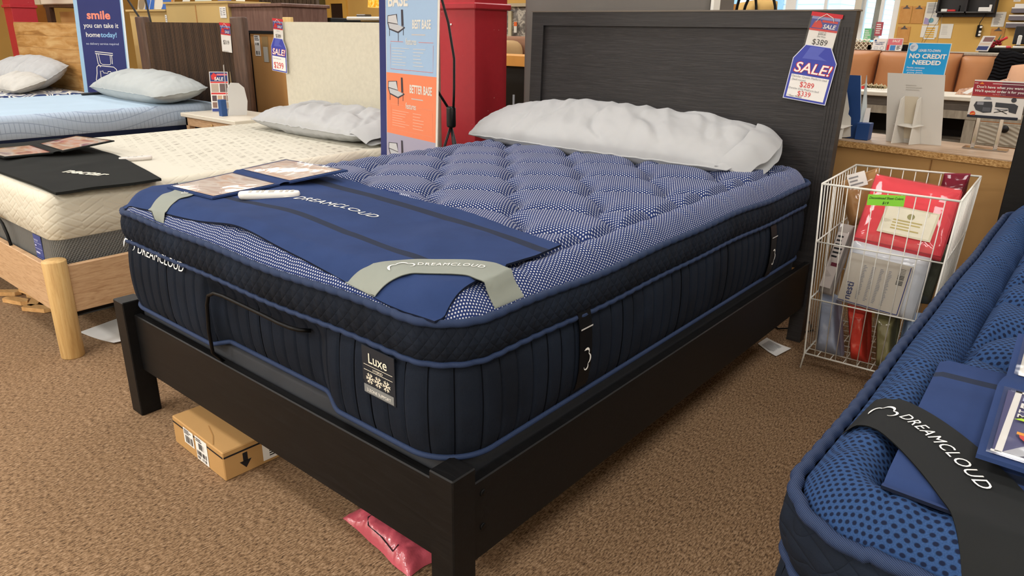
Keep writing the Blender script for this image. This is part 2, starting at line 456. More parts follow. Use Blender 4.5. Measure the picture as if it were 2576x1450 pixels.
CREASE_SHADE = flat('#131b36', .7, .1); SEAM = flat('#07090e', .8, .05)  # dark colours for the shade drawn into quilt creases and border seams
class Mattress:
    ZB, ZM, ZT, D, ZG = .428, .655, .748, .115, .760
    def __init__(s, x0, x1, y0, y1, R=.125, dz=0.0, sag=None, qm=1):
        s.b = (x0, x1, y0, y1); s.R = R; s.dz = dz; s.squash = sag; s.qm = qm; s.press = None
        s.la = V((.195*qm, .185)); s.lb = V((-.173*qm, .195)); s.o = V((-.49, .72)) if qm == 1 else V((x0+.49, .62))
        s.det = s.la.x*s.lb.y - s.la.y*s.lb.x
    def quilt(s, x, y):
        p = V((x, y)) - s.o
        u = (p.x*s.lb.y - p.y*s.lb.x)/s.det; v = (s.la.x*p.y - s.la.y*p.x)/s.det
        fu = u - math.floor(u); fv = v - math.floor(v)
        A, B = .22, .15
        uu = u - A*math.sin(PI*fv); vv = v - B*math.sin(PI*fu)
        a = abs(math.sin(PI*uu)); b = abs(math.sin(PI*vv))
        return (1-(1-a)**3.4)*(1-(1-b)**3.4)
    def ringz(s, d):
        if d <= 0: return s.ZT
        t = d/s.D
        if t < .55: return s.ZT + (.800-s.ZT)*math.sin(PI/2*t/.55)**.8
        return s.ZG + (.800-s.ZG)*math.cos(PI/2*(t-.55)/.45)**.7
    def dist(s, x, y):
        x0, x1, y0, y1 = s.b; R = s.R
        dx = min(x-x0, x1-x); dy = min(y-y0, y1-y)
        if dx < R and dy < R: return R - math.hypot(R-dx, R-dy)
        return min(dx, dy)
    def top(s, x, y):
        d = s.dist(x, y)
        if d < s.D: return s.ringz(d) + s.dz
        e = min(1, (d-s.D)/.03)
        z = s.ZG + .044*s.quilt(x, y)*min(1, .25+e) + .012*sstep(0, .5, d-s.D)
        if s.press and s.press(x, y): z = min(z, .797)
        return z + s.dz
    def sq(s, p, z):
        """how far the foot face is pressed in under a retainer bar"""
        if not s.squash: return 0, 0
        a, b, depth, y0 = s.squash
        if p.y > y0+.08: return 0, 0
        k = sstep(a-.05, a+.015, p.x)*(1-sstep(b-.02, b+.09, p.x))*(1-sstep(.60, .66, z))
        return k*depth, k*.012
    def build(s, name, label, topm, root_cat='mattress', parts=('top_panel', 'border', 'pillow_top_border', 'piping'), wave=.004):
        x0, x1, y0, y1 = s.b; dz = s.dz
        root = thing(name, ((x0+x1)/2, (y0+y1)/2, s.ZB+dz), label, root_cat)
        pr = perim(x0, x1, y0, y1, s.R); n = len(pr)
        def wav(sv, k): return wave*math.sin(sv*5.1+k)+wave*.7*math.sin(sv*11.3+2*k)
        # lower border with vertical channels
        def band(levels, off, mat, pn, k0):
            mb = MB(); rows = []
            for (z, o) in levels:
                row = []
                for (p, nn, sv) in pr:
                    oo = off(sv, z) + o; zz = z + wav(sv, k0)*((z-s.ZB)/(s.ZT-s.ZB))
                    dp, up = s.sq(p, z)
                    q = p + nn*oo
                    if nn.y < -.5: q = q + V((0, dp)); zz += up*(1-(z-s.ZB)/(s.ZM-s.ZB))
                    row.append((q.x, q.y, zz+dz))
                rows.append(row)
            vv = [q for r in rows for q in r]; L = len(rows)
            mb.add(vv, [[i*n+j, i*n+(j+1) % n, (i+1)*n+(j+1) % n, (i+1)*n+j] for i in range(L-1) for j in range(n)], mat, True)
            return mb, rows
        def tuft(sv, z):
            e = sstep(s.ZB, s.ZB+.03, z)*(1-sstep(s.ZM-.03, s.ZM, z)); return (.0105*(1-(1-abs(math.sin(PI*sv/.056)))**6)-.002)*e
        lv = [(s.ZB + (s.ZM-s.ZB)*i/12, .010*math.sin(PI*i/12)) for i in range(13)]
        mb, rows = band(lv, tuft, NAVY_TUFT, 'border', 1); bot = rows[0]
        mb.add(bot, [list(range(n))[::-1]], NAVY_TUFT)
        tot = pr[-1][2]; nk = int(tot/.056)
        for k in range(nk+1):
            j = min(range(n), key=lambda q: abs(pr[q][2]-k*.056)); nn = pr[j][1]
            mb.tube([(rows[i][j][0]+nn.x*.0009, rows[i][j][1]+nn.y*.0009, rows[i][j][2]) for i in range(len(rows))], .0015, SEAM, 5, cap=False)  # near-black tubes down the channel seams paint in the groove shade
        border = mb.build(parts[1], root)
        def dq(sv, z): return .004*abs(math.sin(PI*sv/.045))
        lv2 = [(s.ZM + (s.ZT-s.ZM)*i/8, .004 + .016*math.sin(PI*i/8)**.8) for i in range(9)]
        mb, rows2 = band(lv2, dq, NAVY_DIA, 'pillow_top_border', 1); mb.build(parts[2], root)
        for lab, row, rr in (('lower_piping', rows[0], .0072), ('middle_piping', rows2[0], .0072), ('upper_piping', rows2[-1], .0095)):
            pts = []
            for q, (p, nn, sv) in zip(row, pr): pts.append((q[0]+nn.x*.004, q[1]+nn.y*.004, q[2]))
            MB().tube(pts, rr, PIPE, 8, True).build(lab, root)
        # top: a puffed ring and a quilted field
        mb = MB(); rows = []
        K = 16
        for i in range(K+1):
            d = s.D*i/K; row = []
            for (p, nn, sv) in pr:
                # corner arcs shrink to a point as the ring moves in
                cx = min(max(p.x, x0+s.R), x1-s.R); cy = min(max(p.y, y0+s.R), y1-s.R)
                if d <= s.R: q = p - nn*d
                else:
                    c = V((min(max(p.x, x0+s.R), x1-s.R), min(max(p.y, y0+s.R), y1-s.R)))
                    q = p - nn*d
                    q = V((min(max(q.x, x0+d), x1-d), min(max(q.y, y0+d), y1-d)))
                    if abs(nn.x) > .001 and abs(nn.y) > .001:
                        q = V((x0+d if nn.x < 0 else x1-d, y0+d if nn.y < 0 else y1-d))
                z = s.ringz(d) + wav(sv, 1)*(1-i/K)**3 + .0025*math.sin(sv*70+math.sin(sv*23)*2)*math.sin(PI*i/K)
                row.append((q.x, q.y, z+dz))
            rows.append(row)
        vv = [q for r in rows for q in r]
        # cloth coordinates: unrolled across the puffed ring
        arcl = [0.0]
        for i in range(K, 0, -1):
            dz_ = s.ringz(s.D*i/K)-s.ringz(s.D*(i-1)/K); arcl.append(arcl[-1]+math.hypot(s.D/K, dz_))
        for i in range(K+1):
            ex = arcl[K-i]-(s.D-s.D*i/K)
            for j, (p, nn, sv) in enumerate(pr):
                q = rows[i][j]; mb.uv[len(mb.v)+i*n+j] = (q[0]+nn.x*ex, q[1]+nn.y*ex)
        mb.add(vv, [[i*n+j, i*n+(j+1) % n, (i+1)*n+(j+1) % n, (i+1)*n+j] for i in range(K) for j in range(n)], topm, True)
        D = s.D
        nx, ny = int((x1-x0-2*D)/.0056), int((y1-y0-2*D)/.0056)
        def fn(u, v):
            x = x0+D+(x1-x0-2*D)*u; y = y0+D+(y1-y0-2*D)*v
            e = min(u, 1-u, v, 1-v); z = s.top(x, y) if e > 1e-6 else s.ZG+dz
            return (x, y, z)
        mb.grid(fn, nx, ny, topm, True)
        # dark navy tubes along the creases, drawing their shade as geometry
        def crease_line(f):
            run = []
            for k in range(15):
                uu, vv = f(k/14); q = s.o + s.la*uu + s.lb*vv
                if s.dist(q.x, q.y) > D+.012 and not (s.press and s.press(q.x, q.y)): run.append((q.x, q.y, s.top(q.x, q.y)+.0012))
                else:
                    if len(run) > 2: mb.tube(run, .0028, CREASE_SHADE, 5)
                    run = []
            if len(run) > 2: mb.tube(run, .0028, CREASE_SHADE, 5)
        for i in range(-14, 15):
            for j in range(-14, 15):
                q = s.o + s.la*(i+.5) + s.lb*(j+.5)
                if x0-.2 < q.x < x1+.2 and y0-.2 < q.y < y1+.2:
                    crease_line(lambda t: (i+.22*math.sin(PI*t), j+t)); crease_line(lambda t: (i+t, j+.15*math.sin(PI*t)))
        mb.build(parts[0], root); return root

MAIN = Mattress(-1.580, -.036, .036, 2.20, sag=(-.98, -.50, .035, .036))
MAIN.press = lambda x, y: -1.56 < x < -.09 and y < .515+(-.12-x)*.10+.045*math.sin(PI*max(0, min(1, (x+1.56)/1.44)))
mat_root = MAIN.build('mattress', 'navy mattress with white dotted quilted top, in the middle of the photo', DOTS_W)
# woven label on the foot face
lb = MB(); TAGB = flat('#20242c', .6); TAGG = flat('#7b7f80', .5)
pr = PR(lb, (-.298, .0175, .532), (1, -.03, 0), (0, 0, 1))
lb.prism([(0, 0), (.112, 0), (.112, .118), (0, .118)], (-.298, .018, .532), (1, -.03, 0), (0, 0, 1), .002, TAGB)
pr.rect(.004, .003, .108, .024, TAGG); pr.text('3-ZONE SUPPORT', .056, .008, .0105, WHITE, 2, 'CENTER', wide=1.0)
pr.rect(.006, .073, .106, .0742, CREAM); pr.rect(.006, .060, .106, .0612, CREAM)
pr.text('Luxe', .056, .081, .034, CREAM, 2, 'CENTER', bold=.008); pr.text('HYBRID', .056, .0635, .0085, CREAM, 2, 'CENTER', wide=1.2)
for k in range(3):
    cx, cy = .027+.029*k, .042
    for a in range(6):
        c, si = math.cos(a*PI/3), math.sin(a*PI/3)
        pr.line([(cx, cy), (cx+.012*c, cy+.012*si)], .0022, CREAM, 2)
        for t_ in (.55, .85):
            for sg in (-1, 1):
                b = a*PI/3+sg*.9; pr.line([(cx+.012*t_*c, cy+.012*t_*si), (cx+.012*t_*c+.0045*math.cos(b), cy+.012*t_*si+.0045*math.sin(b))], .0018, CREAM, 2)
lb.build('woven_label', mat_root)
# embroidered maker's name on the foot face
em = MB(); pr = PR(em, (-1.50, .0130, .619), (1, 0, 0), (0, .26, 1))
pr.line([(x*.055+.04, y*.055+.035) for x, y in CLOUD], [w*.055 for w in CLOUD_W], WHITE)
pr.text('DREAMCLOUD', .10, .018, .040, WHITE, 2, fit=.29); em.build('embroidered_name', mat_root)
# carry handles on the side
for y0, lo, hi in ((.492, .452, .665), (1.752, .44, .640)):
    h = MB(); prof = [(0, lo), (.006, lo+.02), (.012, lo+.06), (.013, (lo+hi)/2), (.010, hi-.05), (.004, hi-.015), (0, hi)]
    xb = -.028
    for sgn, dd in ((1, 0), (-1, -.002)):
        h.grid(lambda u, v: (xb+.006+prof[min(6, round(u*6))][0]+dd, y0-.027+.054*v, prof[min(6, round(u*6))][1]), 6, 2, flat('#0d0e11', .5, .2), False, flip=sgn < 0)
    hh = h.build('carry_handle', mat_root)
    g = MB(); pr = PR(g, (xb+.0215, y0, (lo+hi)/2-.02), (0, 0, -1), (0, 1, 0))
    pr.line([(x*.042, y*.042) for x, y in CLOUD], [w*.05 for w in CLOUD_W], WHITE); 
    g.build('logo', hh); g = MB()
    pr2 = PR(g, (xb+.0185, y0, hi-.042), (0, 1, 0), (0, 0, 1)); pr2.rect(-.026, -.002, .026, .002, flat('#c9c9c9', .3))
    g.build('buckle', hh)

# ================================================================ things on the middle bed
def bil(c, u, v):
    (a, b, d, e) = [V(p) for p in c]           # front-left, front-right, back-right, back-left
    return a*(1-u)*(1-v) + b*u*(1-v) + d*u*v + e*(1-u)*v
class Mat2:
    """a felt foot mat lying on a mattress"""
    def __init__(s, corners, zfn, bulge=0.0, seed=0, amp=.004, th=.006, sag=None, lift=None):
        s.c = corners; s.zf = zfn; s.bulge = bulge; s.sd = seed; s.amp = amp; s.th = th; s.sagf = sag; s.liftf = lift
    def xy(s, u, v):
        p = bil(s.c, u, v); p.y += s.bulge*math.sin(PI*u)*v
        if s.sagf: p.y += s.sagf(u)*(1-v)
        return p
    def z(s, u, v):
        p = s.xy(u, v)
        w = noise.noise(V((p.x*3.2+s.sd, p.y*6, s.sd)))*2.2*s.amp + math.sin(p.x*9+p.y*7+s.sd)*s.amp*.8
        cr = max(0, noise.noise(V((p.x*5+p.y*4, p.y*2-p.x*1.5, s.sd+4))))**2*s.amp*6
        return s.zf(p.x, p.y) + s.th + max(-.0015, w*.6) + cr*math.sin(PI*min(1, max(0, v))) + s.lift(u, v)
    def lift(s, u, v): return s.liftf(u, v) if s.liftf else 0.0
    def pt(s, u, v, e=0.0): 
        p = s.xy(u, v); return V((p.x, p.y, s.z(u, v)+e))
    def inv(s, x, y):
        u = v = .5
        for _ in range(12):
            p = s.xy(u, v); h = 1e-4
            pu = (s.xy(u+h, v)-p)/h; pv = (s.xy(u, v+h)-p)/h; dx, dy = x-p.x, y-p.y
            det = pu.x*pv.y-pu.y*pv.x; u += (dx*pv.y-dy*pv.x)/det; v += (pu.x*dy-pu.y*dx)/det
        return u, v
    def mesh(s, name, root, m, stripes=(), ms=None, nu=110, nv=44):
        mb = MB()
        def mf(u, v):
            for a, b in stripes:
                c = a + (b-a)*u
                if abs(v-c) < .026: return ms
            return m
        mb.grid(lambda u, v: s.pt(u, v), nu, nv, m, True, mfn=mf)
        mb.grid(lambda u, v: s.pt(u, v, -s.th*.9), nu, nv, m, True, flip=True)
        for (f) in ((lambda t: (t, 0)), (lambda t: (1, t)), (lambda t: (1-t, 1)), (lambda t: (0, 1-t))):
            mb.grid(lambda t, k: s.pt(*f(t), e=-s.th*.9*(1-k)), 80, 1, INKFELT, True)
        return mb.build(name, root)
INKFELT = fabric('dark_mat_edge', '#131a2c', 400, .2, .05)
def curve_text(mb, s, fn, size, m, wide=1.0, bold=0.0, align='LEFT', eps=.0012, u0=0.0, fit=None, shear=0.0, space=1.0):
    if fit: wide = fit/twidth(s, size, bold=bold, align=align, shear=shear, space=space)
    vv, ff = TXT(s, size, bold, shear, align, wide, space, True)
    mb.add([fn(u0+a, b, eps) for a, b in vv], ff, m)
def curve_line(mb, pts, ws, fn, m, eps=.0012):
    n = len(pts); P_ = [V(p) for p in pts]; L = []; R = []
    for i in range(n):
        d = (P_[min(i+1, n-1)]-P_[max(i-1, 0)]); d.normalize(); nn = V((-d.y, d.x))*ws[i]/2
        L.append(P_[i]+nn); R.append(P_[i]-nn)
    mb.add([fn(p.x, p.y, eps) for p in L]+[fn(p.x, p.y, eps) for p in R], [[n+i, n+i+1, i+1, i] for i in range(n-1)], m)

def smooth_top(M, follow=False):
    # cloth bridging over the quilting
    def f(x, y):
        d = M.dist(x, y)
        if follow and d >= M.D*.55: return M.dz + max(M.ringz(min(d, M.D))+.004, .762+(.802-.762)*sstep(M.D*.35, M.D*.95, d))
        if d < 0: return M.ZT + M.dz
        if d < M.D*.55: return M.ringz(d) + M.dz
        return .8055 + M.dz
    return f
mzf = smooth_top(MAIN)
FM = Mat2([(-1.535, .046), (-.078, .034), (-.120, .520), (-1.560, .660)], mzf, .045, 1.3, .0085,
          sag=lambda u: .030*math.sin(PI*u)**2, lift=lambda u, v: .016*math.exp(-((u-.47)/.09)**2)*max(0, 1-v*2.2)**2)
fm = thing('foot_mat', (-.82, .3, .8), 'blue felt foot mat with white lettering across the foot of the dotted mattress', 'mat')
FM.mesh('felt', fm, FELT, ((.29, .29), (.85, .85)), FELTD)
def strap(M, mat, A, B, bow, wd, root, m, name='corner_strap', zt=.004, n=40, lab=None):
    """elastic strap across a mattress corner, from edge point A to edge point B"""
    A = V(A); B = V(B); mid = (A+B)/2; C_ = mid + V(bow)*2
    def cen(t): return A*(1-t)**2 + C_*2*t*(1-t) + B*t*t
    def pos(t, w, e=0.0):
        p = cen(t); d = cen(min(1, t+.01))-cen(max(0, t-.01)); d.normalize(); nn = V((-d.y, d.x))
        q = p + nn*w
        q.x = min(max(q.x, M.b[0]+.003), M.b[1]-.003); q.y = min(max(q.y, M.b[2]+.003), M.b[3]-.003)
        dd = M.dist(q.x, q.y); z = M.ringz(max(0, dd)) + M.dz if dd < M.D*.55 else .8045+M.dz
        u, v = mat.inv(q.x, q.y)
        if -.02 <= u <= 1.02 and -.02 <= v <= 1.02: z = max(z, mat.z(min(1, max(0, u)), min(1, max(0, v))))
        return V((q.x, q.y, z+zt+e))
    # smooth heights along the strap
    T = 60; Wn = 6; H = [[pos(i/T, (j/Wn-.5)*wd).z for j in range(Wn+1)] for i in range(T+1)]
    for _ in range(6):
        G = [r[:] for r in H]
        for i in range(1, T):
            for j in range(Wn+1):
                jj = (max(0, j-1), min(Wn, j+1)); G[i][j] = max(H[i][j]-.0005, (H[i-1][j]+H[i+1][j]+H[i][jj[0]]+H[i][jj[1]]+2*H[i][j])/6)
        H = G
    H0 = [[pos(i/T, (j/Wn-.5)*wd).z for j in range(Wn+1)] for i in range(T+1)]
    for i in range(T+1):
        k = sstep(0, .16, i/T)*(1-sstep(.84, 1, i/T))
        for j in range(Wn+1): H[i][j] = H0[i][j]*(1-k)+H[i][j]*k
    def P3(t, w, e=0.0):
        q = pos(t, w); a = min(T-1e-6, max(0, t*T)); b = min(Wn-1e-6, max(0, (w/wd+.5)*Wn)); i, j = int(a), int(b); fa, fb = a-i, b-j
        z = H[i][j]*(1-fa)*(1-fb)+H[i+1][j]*fa*(1-fb)+H[i][j+1]*(1-fa)*fb+H[i+1][j+1]*fa*fb
        return V((q.x, q.y, z+e))
    mb = MB(); mb.grid(lambda u, v: P3(u, (v-.5)*wd), T, Wn, m, True); mb.grid(lambda u, v: P3(u, (v-.5)*wd, -.0016), T, Wn, m, True, flip=True)
    o = mb.build(name, root)
    L = sum((cen((i+1)/50)-cen(i/50)).length for i in range(50))
    return o, P3, L
# right strap: runs left edge -> right edge; text read from the near corner
so, P3, L = strap(MAIN, FM, (-.325, .022), (-.022, .225), (-.040, .045), .098, fm, STRAP)
mb = MB(); fn = lambda a, b, e: P3(a/L, b, e)
curve_line(mb, [(x*.045+.115, y*.045+.004) for x, y in CLOUD], [w*.045 for w in CLOUD_W], fn, WHITE, .002)
curve_text(mb, 'DREAMCLOUD', fn, .024, WHITE, u0=.152, fit=.158, eps=.002, space=1.15); mb.build('lettering', so)
so, P3, L = strap(MAIN, FM, (-1.578, .29), (-1.275, .022), (.045, .045), .085, fm, STRAP)
mb = MB(); curve_text(mb, 'DREAMCLOUD', lambda a, b, e: P3(a/L, b, e), .030, WHITE, u0=.09, fit=.2, eps=.002, space=1.15); mb.build('lettering', so)
# printed name in the middle of the mat
def matfn(M, ox, oy, ang):
    c, s_ = math.cos(ang), math.sin(ang)
    def fn(a, b, e):
        u, v = M.inv(ox+a*c-b*s_, oy+a*s_+b*c); return M.pt(u, v, e)
    return fn
mb = MB(); fn = matfn(FM, -1.075, .325, .10)
curve_line(mb, [(x*.062, y*.062+.018) for x, y in CLOUD], [w*.062 for w in CLOUD_W], fn, WHITE, .0016)
curve_text(mb, 'DREAMCLOUD', fn, .052, WHITE, u0=.075, fit=.335, eps=.0016, space=1.1); mb.build('lettering', fm)

def folder(name, label, A, B, pages, cover, zA, zB, lift=.03):
    """an open two-leaf brochure: A, B are the corner lists of each leaf (front-left, front-right, back-right, back-left)"""
    c = bil(A, .5, .5)
    root = thing(name, (c.x, c.y, zA(.5, .5)-.006), label, 'brochure')
    def leaf(cn, zf, pg, nm):
        mb = MB(); g = lambda u, v, e=0: (lambda p: V((p.x, p.y, zf(u, v)+e)))(bil(cn, u, v))
        mb.grid(lambda u, v: g(u, v), 14, 14, cover, True); mb.grid(lambda u, v: g(u, v, -.006), 14, 14, cover, True, flip=True)
        for f in ((lambda t: (t, 0)), (lambda t: (1, t)), (lambda t: (1-t, 1)), (lambda t: (0, 1-t))):
            mb.grid(lambda t, k: g(*f(t), e=-.006*(1-k)), 14, 1, cover, True)
        o = mb.build(nm, root)
        m2 = MB(); m2.grid(lambda u, v: g(.05+.9*u, .05+.9*v, .0012), 14, 14, pg, True); po = m2.build('page', o)
        m3 = MB(); m3.grid(lambda u, v: g(.03+.94*u, .03+.94*v, .0035+.003*math.sin(PI*u)*math.sin(PI*v)), 14, 14, FILM, True); m3.build('clear_sleeve', o)
        return g, o
    gA, oA = leaf(A, zA if callable(zA) else (lambda u, v: zA), pages[0], 'cover_leaf')
    gB, oB = leaf(B, zB, pages[1], 'cover_leaf')
    mb = MB(); a0, a1 = gA(0, 1), gA(1, 1); b0, b1 = gB(0, 0), gB(1, 0)
    mb.grid(lambda u, v: (a0.lerp(a1, u)).lerp(b0.lerp(b1, u), v) + V((0, 0, .003*math.sin(PI*v))), 10, 6, cover, True); mb.build('spine', root)
    return root
folder('brochure_folder', 'open blue brochure folder with glossy sleeves on the blue foot mat, behind the white remote',
       [(-1.455, .165), (-1.200, .182), (-1.215, .430), (-1.515, .435)], [(-1.525, .465), (-1.205, .462), (-1.120, .640), (-1.515, .655)],
       (PAGE_SKIN, PAGE_SKIN), FELT, lambda u, v: .818+.004*v, lambda u, v: .826+.016*v+.012*u*v)

def remote(name, label, a, b, z, wd, th, m, btn, loc_z=None, ex=0):
    a = V((a[0], a[1], 0)); b = V((b[0], b[1], 0)); L = (b-a).length; ang = math.atan2(b.y-a.y, b.x-a.x); c = (a+b)/2
    M = Matrix.Translation((c.x, c.y, z)) @ Matrix.Rotation(ang, 4, 'Z')
    root = thing(name, (c.x, c.y, z), label, 'remote control')
    mb = MB(); n = 48; rows = []
    for (k, zz) in ((.80, 0), (.96, .3), (1, .55), (.95, .85), (.86, .97), (.70, 1.0)):
        row = []
        for i in range(n):
            t = 2*PI*i/n; cx = math.copysign(abs(math.cos(t))**.5, math.cos(t)); sy = math.copysign(abs(math.sin(t))**.62, math.sin(t))
            ins = (1-k)*wd*.5
            row.append(M @ V((cx*(L/2-ins), sy*(wd/2-ins), zz*th)))
        rows.append(row)
    vv = [p for r in rows for p in r]
    mb.add(vv, [[i*n+j, i*n+(j+1) % n, (i+1)*n+(j+1) % n, (i+1)*n+j] for i in range(len(rows)-1) for j in range(n)] + [list(range(n))[::-1], [(len(rows)-1)*n+k for k in range(n)]], m, True)
    mb.build('case', root)
    for k, x in enumerate(btn):
        bm_ = MB(); bw = .009 if k != len(btn)//2 else .018
        for yy in ((-.009, .009) if len(btn) > 4 else (0,)):
            bm_.box((x*L-bw/2, yy-.0045, th), (x*L+bw/2, yy+.0045, th+.0014), flat('#b9b6ae', .5), .001, M)
        bm_.build('button', root)
    return root
remote('remote_control', 'white remote control lying on the blue foot mat in front of the folder', (-1.153, .243), (-1.028, .380), .812, .048, .022, flat('#eceae4', .3, .5), (-.30, -.18, -.10, .04, .2, .29, .38))

# ---- pillows
def pillow(name, label, c, L, W, H, rot, m, seed=0, tilt=0.0, cat='pillow', hem=True, wr=1.0, pw=2.6, droop=.25, pitch=0.0, lip=None, group=None):
    """stuffed pillow: long axis along local x; closed seam all round, open hem at +x"""
    M = Matrix.Translation(c) @ Matrix.Rotation(rot, 4, 'Z') @ Matrix.Rotation(pitch, 4, 'Y') @ Matrix.Rotation(tilt, 4, 'X')
    root = thing(name, c, label, cat, group)
    def sh(u, v, side):
        a, b = 2*u-1, 2*v-1
        pin = 1-.07*(abs(b)**2)*(1) ; pin2 = 1-.10*(abs(a)**2)
        x = a*L/2*(1-.05*(1-abs(a))*0)*pin; y = b*W/2*pin2
        t = (max(0, 1-abs(a)**pw)*max(0, 1-abs(b)**pw))**.52
        q = V((x*3+seed, y*3, side*3.1+seed))
        n1 = noise.noise(q*2.0)*.020 + abs(noise.noise(V((x*9+y*5+seed, y*3-x*2, side+seed))))*-.022 + noise.noise(V((x*22+y*11, y*16, seed)))*.0045
        ed = (1-t)*noise.noise(V((x*30+seed, y*30, 2)))*.012
        ridge = -.016*max(0, 1-abs(noise.noise(V((x*5.0+seed*2, y*3.0+x*2, 1.7+side))))*7)
        z = side*H/2*t + (n1+ridge)*t*wr*(1 if side > 0 else .3) + ed*wr*.6
        z -= droop*H*.2*(abs(a)**3)
        return M @ V((x, y, z))
    mb = MB(); nu, nv = int(64*max(1, L/W*.7)), 56
    mb.grid(lambda u, v: sh(u, v, 1), nu, nv, m, True); mb.grid(lambda u, v: sh(u, v, -1), nu, nv, m, True, flip=True)
    mb.build('stuffed_case', root)
    fl = MB(); pts = []
    N = 140
    for k in range(N):
        t = k/N*4; e = int(t); f = t-e
        u, v = ((f, 0), (1, f), (1-f, 1), (0, 1-f))[e]
        pts.append(sh(u, v, 1)*.5+sh(u, v, -1)*.5)
    fl.tube(pts, .0035, m, 6, True); fl.build('seam', root)
    if hem:
        h = MB()
        def hm(s_, v, side):
            b = 2*v-1; x0 = .985-.06*b*b; p = V((L/2*x0*.93 + s_*.115, b*W*.5*.90*(1-.10*s_), 0))
            op = .26*H*(1-b*b)**.5*(1-.45*s_)
            p.z = side*op + noise.noise(V((p.x*14, p.y*14, side+seed)))*.012 - .045*s_*s_
            return M @ p
        for side in (1, -1):
            h.grid(lambda a, b: hm(a, b, side), 8, 24, m, True, flip=side < 0)
            h.grid(lambda a, b: hm(a, b, side)+V((0, 0, -.0015*side)), 8, 24, m, True, flip=side > 0)
        h.build('open_hem', root)
    return root
pillow('pillow', 'long light grey pillow at the head of the dotted blue mattress', (-.965, 2.03, .880), 1.52, .46, .195, -.015, PILLOWC, 3.0, .30, hem=True, wr=.95)

# ---- sale tag hanging on the headboard
RED = flat('#c22a35', .45); BLUEP = flat('#3c46a8', .4); PAPER = flat('#eceae6', .6); REDI = flat('#d23a3a', .6); PINKR = flat('#d6737c', .5)
def sale_tag(root, O, U, W, k, top_price, lower, strip='SALE'):
    """price card in a clear sleeve with a red clip strip; optional blue octagonal tag below. k scales it."""
    c = MB(); O = V(O); c.prism([(-.056*k, -.165*k), (.056*k, -.165*k), (.056*k, 0), (-.056*k, 0)], O, U, W, .002, PAPER); pr = PR(c, O, U, W)
    pr.rect(-.056*k, -.058*k, .056*k, -.022*k, flat('#33409a', .4)); pr.rect(-.056*k, -.066*k, .056*k, -.058*k, REDI)
    pr.rect(-.056*k, -.022*k, .056*k, -.012*k, flat('#8c93c4', .4)); pr.poly([(-.05*k, -.055*k), (-.04*k, -.03*k), (-.02*k, -.025*k), (-.006*k, -.045*k), (-.01*k, -.055*k)], REDI, 2)
    pr.text('SALE', .02*k, -.054*k, .022*k, WHITE, 3, 'CENTER', bold=.02, shear=.2, wide=1.05); pr.rect(-.012*k, -.032*k, .05*k, -.024*k, REDI, 2)
    for i, (s_, yy, sz) in enumerate(top_price):
        pr.text(s_, 0, yy*k, sz*k, INK, 2, 'CENTER')
    pr.rule(-.04*k, -.163*k, .04*k, -.158*k, 1, GREYINK)
    c.build('price_card', root)
    r = MB(); r.prism([(-.062*k, -.012*k), (.062*k, -.012*k), (.062*k, .004*k), (-.062*k, .004*k)], O+V(U).cross(V(W)).normalized()*.002, U, W, .003, RED)
    r.tube(arc_pts(O, U, W, k), .0012, CREAM, 6); r.build('clip_strip', root)
    f = MB(); N_ = V(U).cross(V(W)).normalized(); f.add([O+N_*.003+V(U)*x*k+V(W)*y*k for x, y in ((-.062, -.17), (.062, -.17), (.062, -.01), (-.062, -.01))], [[0, 1, 2, 3]], FILM); f.build('clear_sleeve', root)
    if not lower: return
    t = MB(); oc = [(-.090, -.345), (.090, -.345), (.090, -.180), (.052, -.122), (-.052, -.122), (-.090, -.180)]
    O2 = O + N_*.004
    t.prism([(x*k, y*k) for x, y in oc], O2, U, W, .002, flat('#d8dbe8', .35)); pr = PR(t, O2, U, W)
    pr.poly([(x*k*.965, (y+.23)*k*.975-.23*k) for x, y in oc], BLUEP, 1)
    pr.poly([(-.052*k, -.178*k), (-.03*k, -.128*k), (.03*k, -.128*k), (.01*k, -.16*k), (.05*k, -.175*k)], flat('#5560b8', .3), 2)
    for dx, dy, m_, l_ in ((0, 0, REDI, 3), (0, 0, WHITE, 5)):
        pr.text('SALE!', 0, -.232*k, .056*k, m_, l_, 'CENTER', bold=.045 if m_ is REDI else .012, shear=.2, fit=.158*k if m_ is REDI else .150*k)
    pr.rect(-.078*k, -.335*k, .078*k, -.243*k, PAPER, 2)
    for (s_, x, y, sz, m_, bo) in lower: pr.text(s_, x*k, y*k, sz*k, m_, 4, 'LEFT', bold=bo, shear=-.05)
    t.build('sale_tag', root)
def arc_pts(O, U, W, k):
    N_ = V(U).cross(V(W)).normalized(); U = V(U); W = V(W)
    return [O+N_*.007+U*(x*k)+W*(y*k) for x, y in ((-.035, -.035), (-.025, -.018), (-.008, -.006), (.0, .0), (.008, -.004), (.028, -.012), (.036, -.028))]
a = math.radians(-6.5); Uh = V((math.cos(a), 0, math.sin(a))); Wh = V((-math.sin(a)*1.0, .0267, math.cos(a))); Wh.normalize()
st = thing('sale_tag', (-.11, lean(1.395)-.008, 1.395), 'blue sale tag with $389 card hanging on the black headboard', 'price tag')
sale_tag(st, (-.108, lean(1.395)-.0075, 1.398), Uh, Wh, 1.0, [('Compare At', -.0715, .006), ('$499.00', -.0805, .0095), ('Our Price', -.0895, .0085), ('$389', -.1185, .031)],
         [('Dansler Queen Platform bed', -.075, -.254, .0125, GREYINK, .0), ('(bed-room)', -.072, -.267, .0125, GREYINK, .0), ('$289', -.034, -.289, .030, REDI, .0), ('Dansler King Platform bed', -.075, -.302, .0118, GREYINK, 0), ('$339', -.034, -.325, .028, REDI, 0), ('* Floor Models', -.072, -.333, .010, INK, 0)])

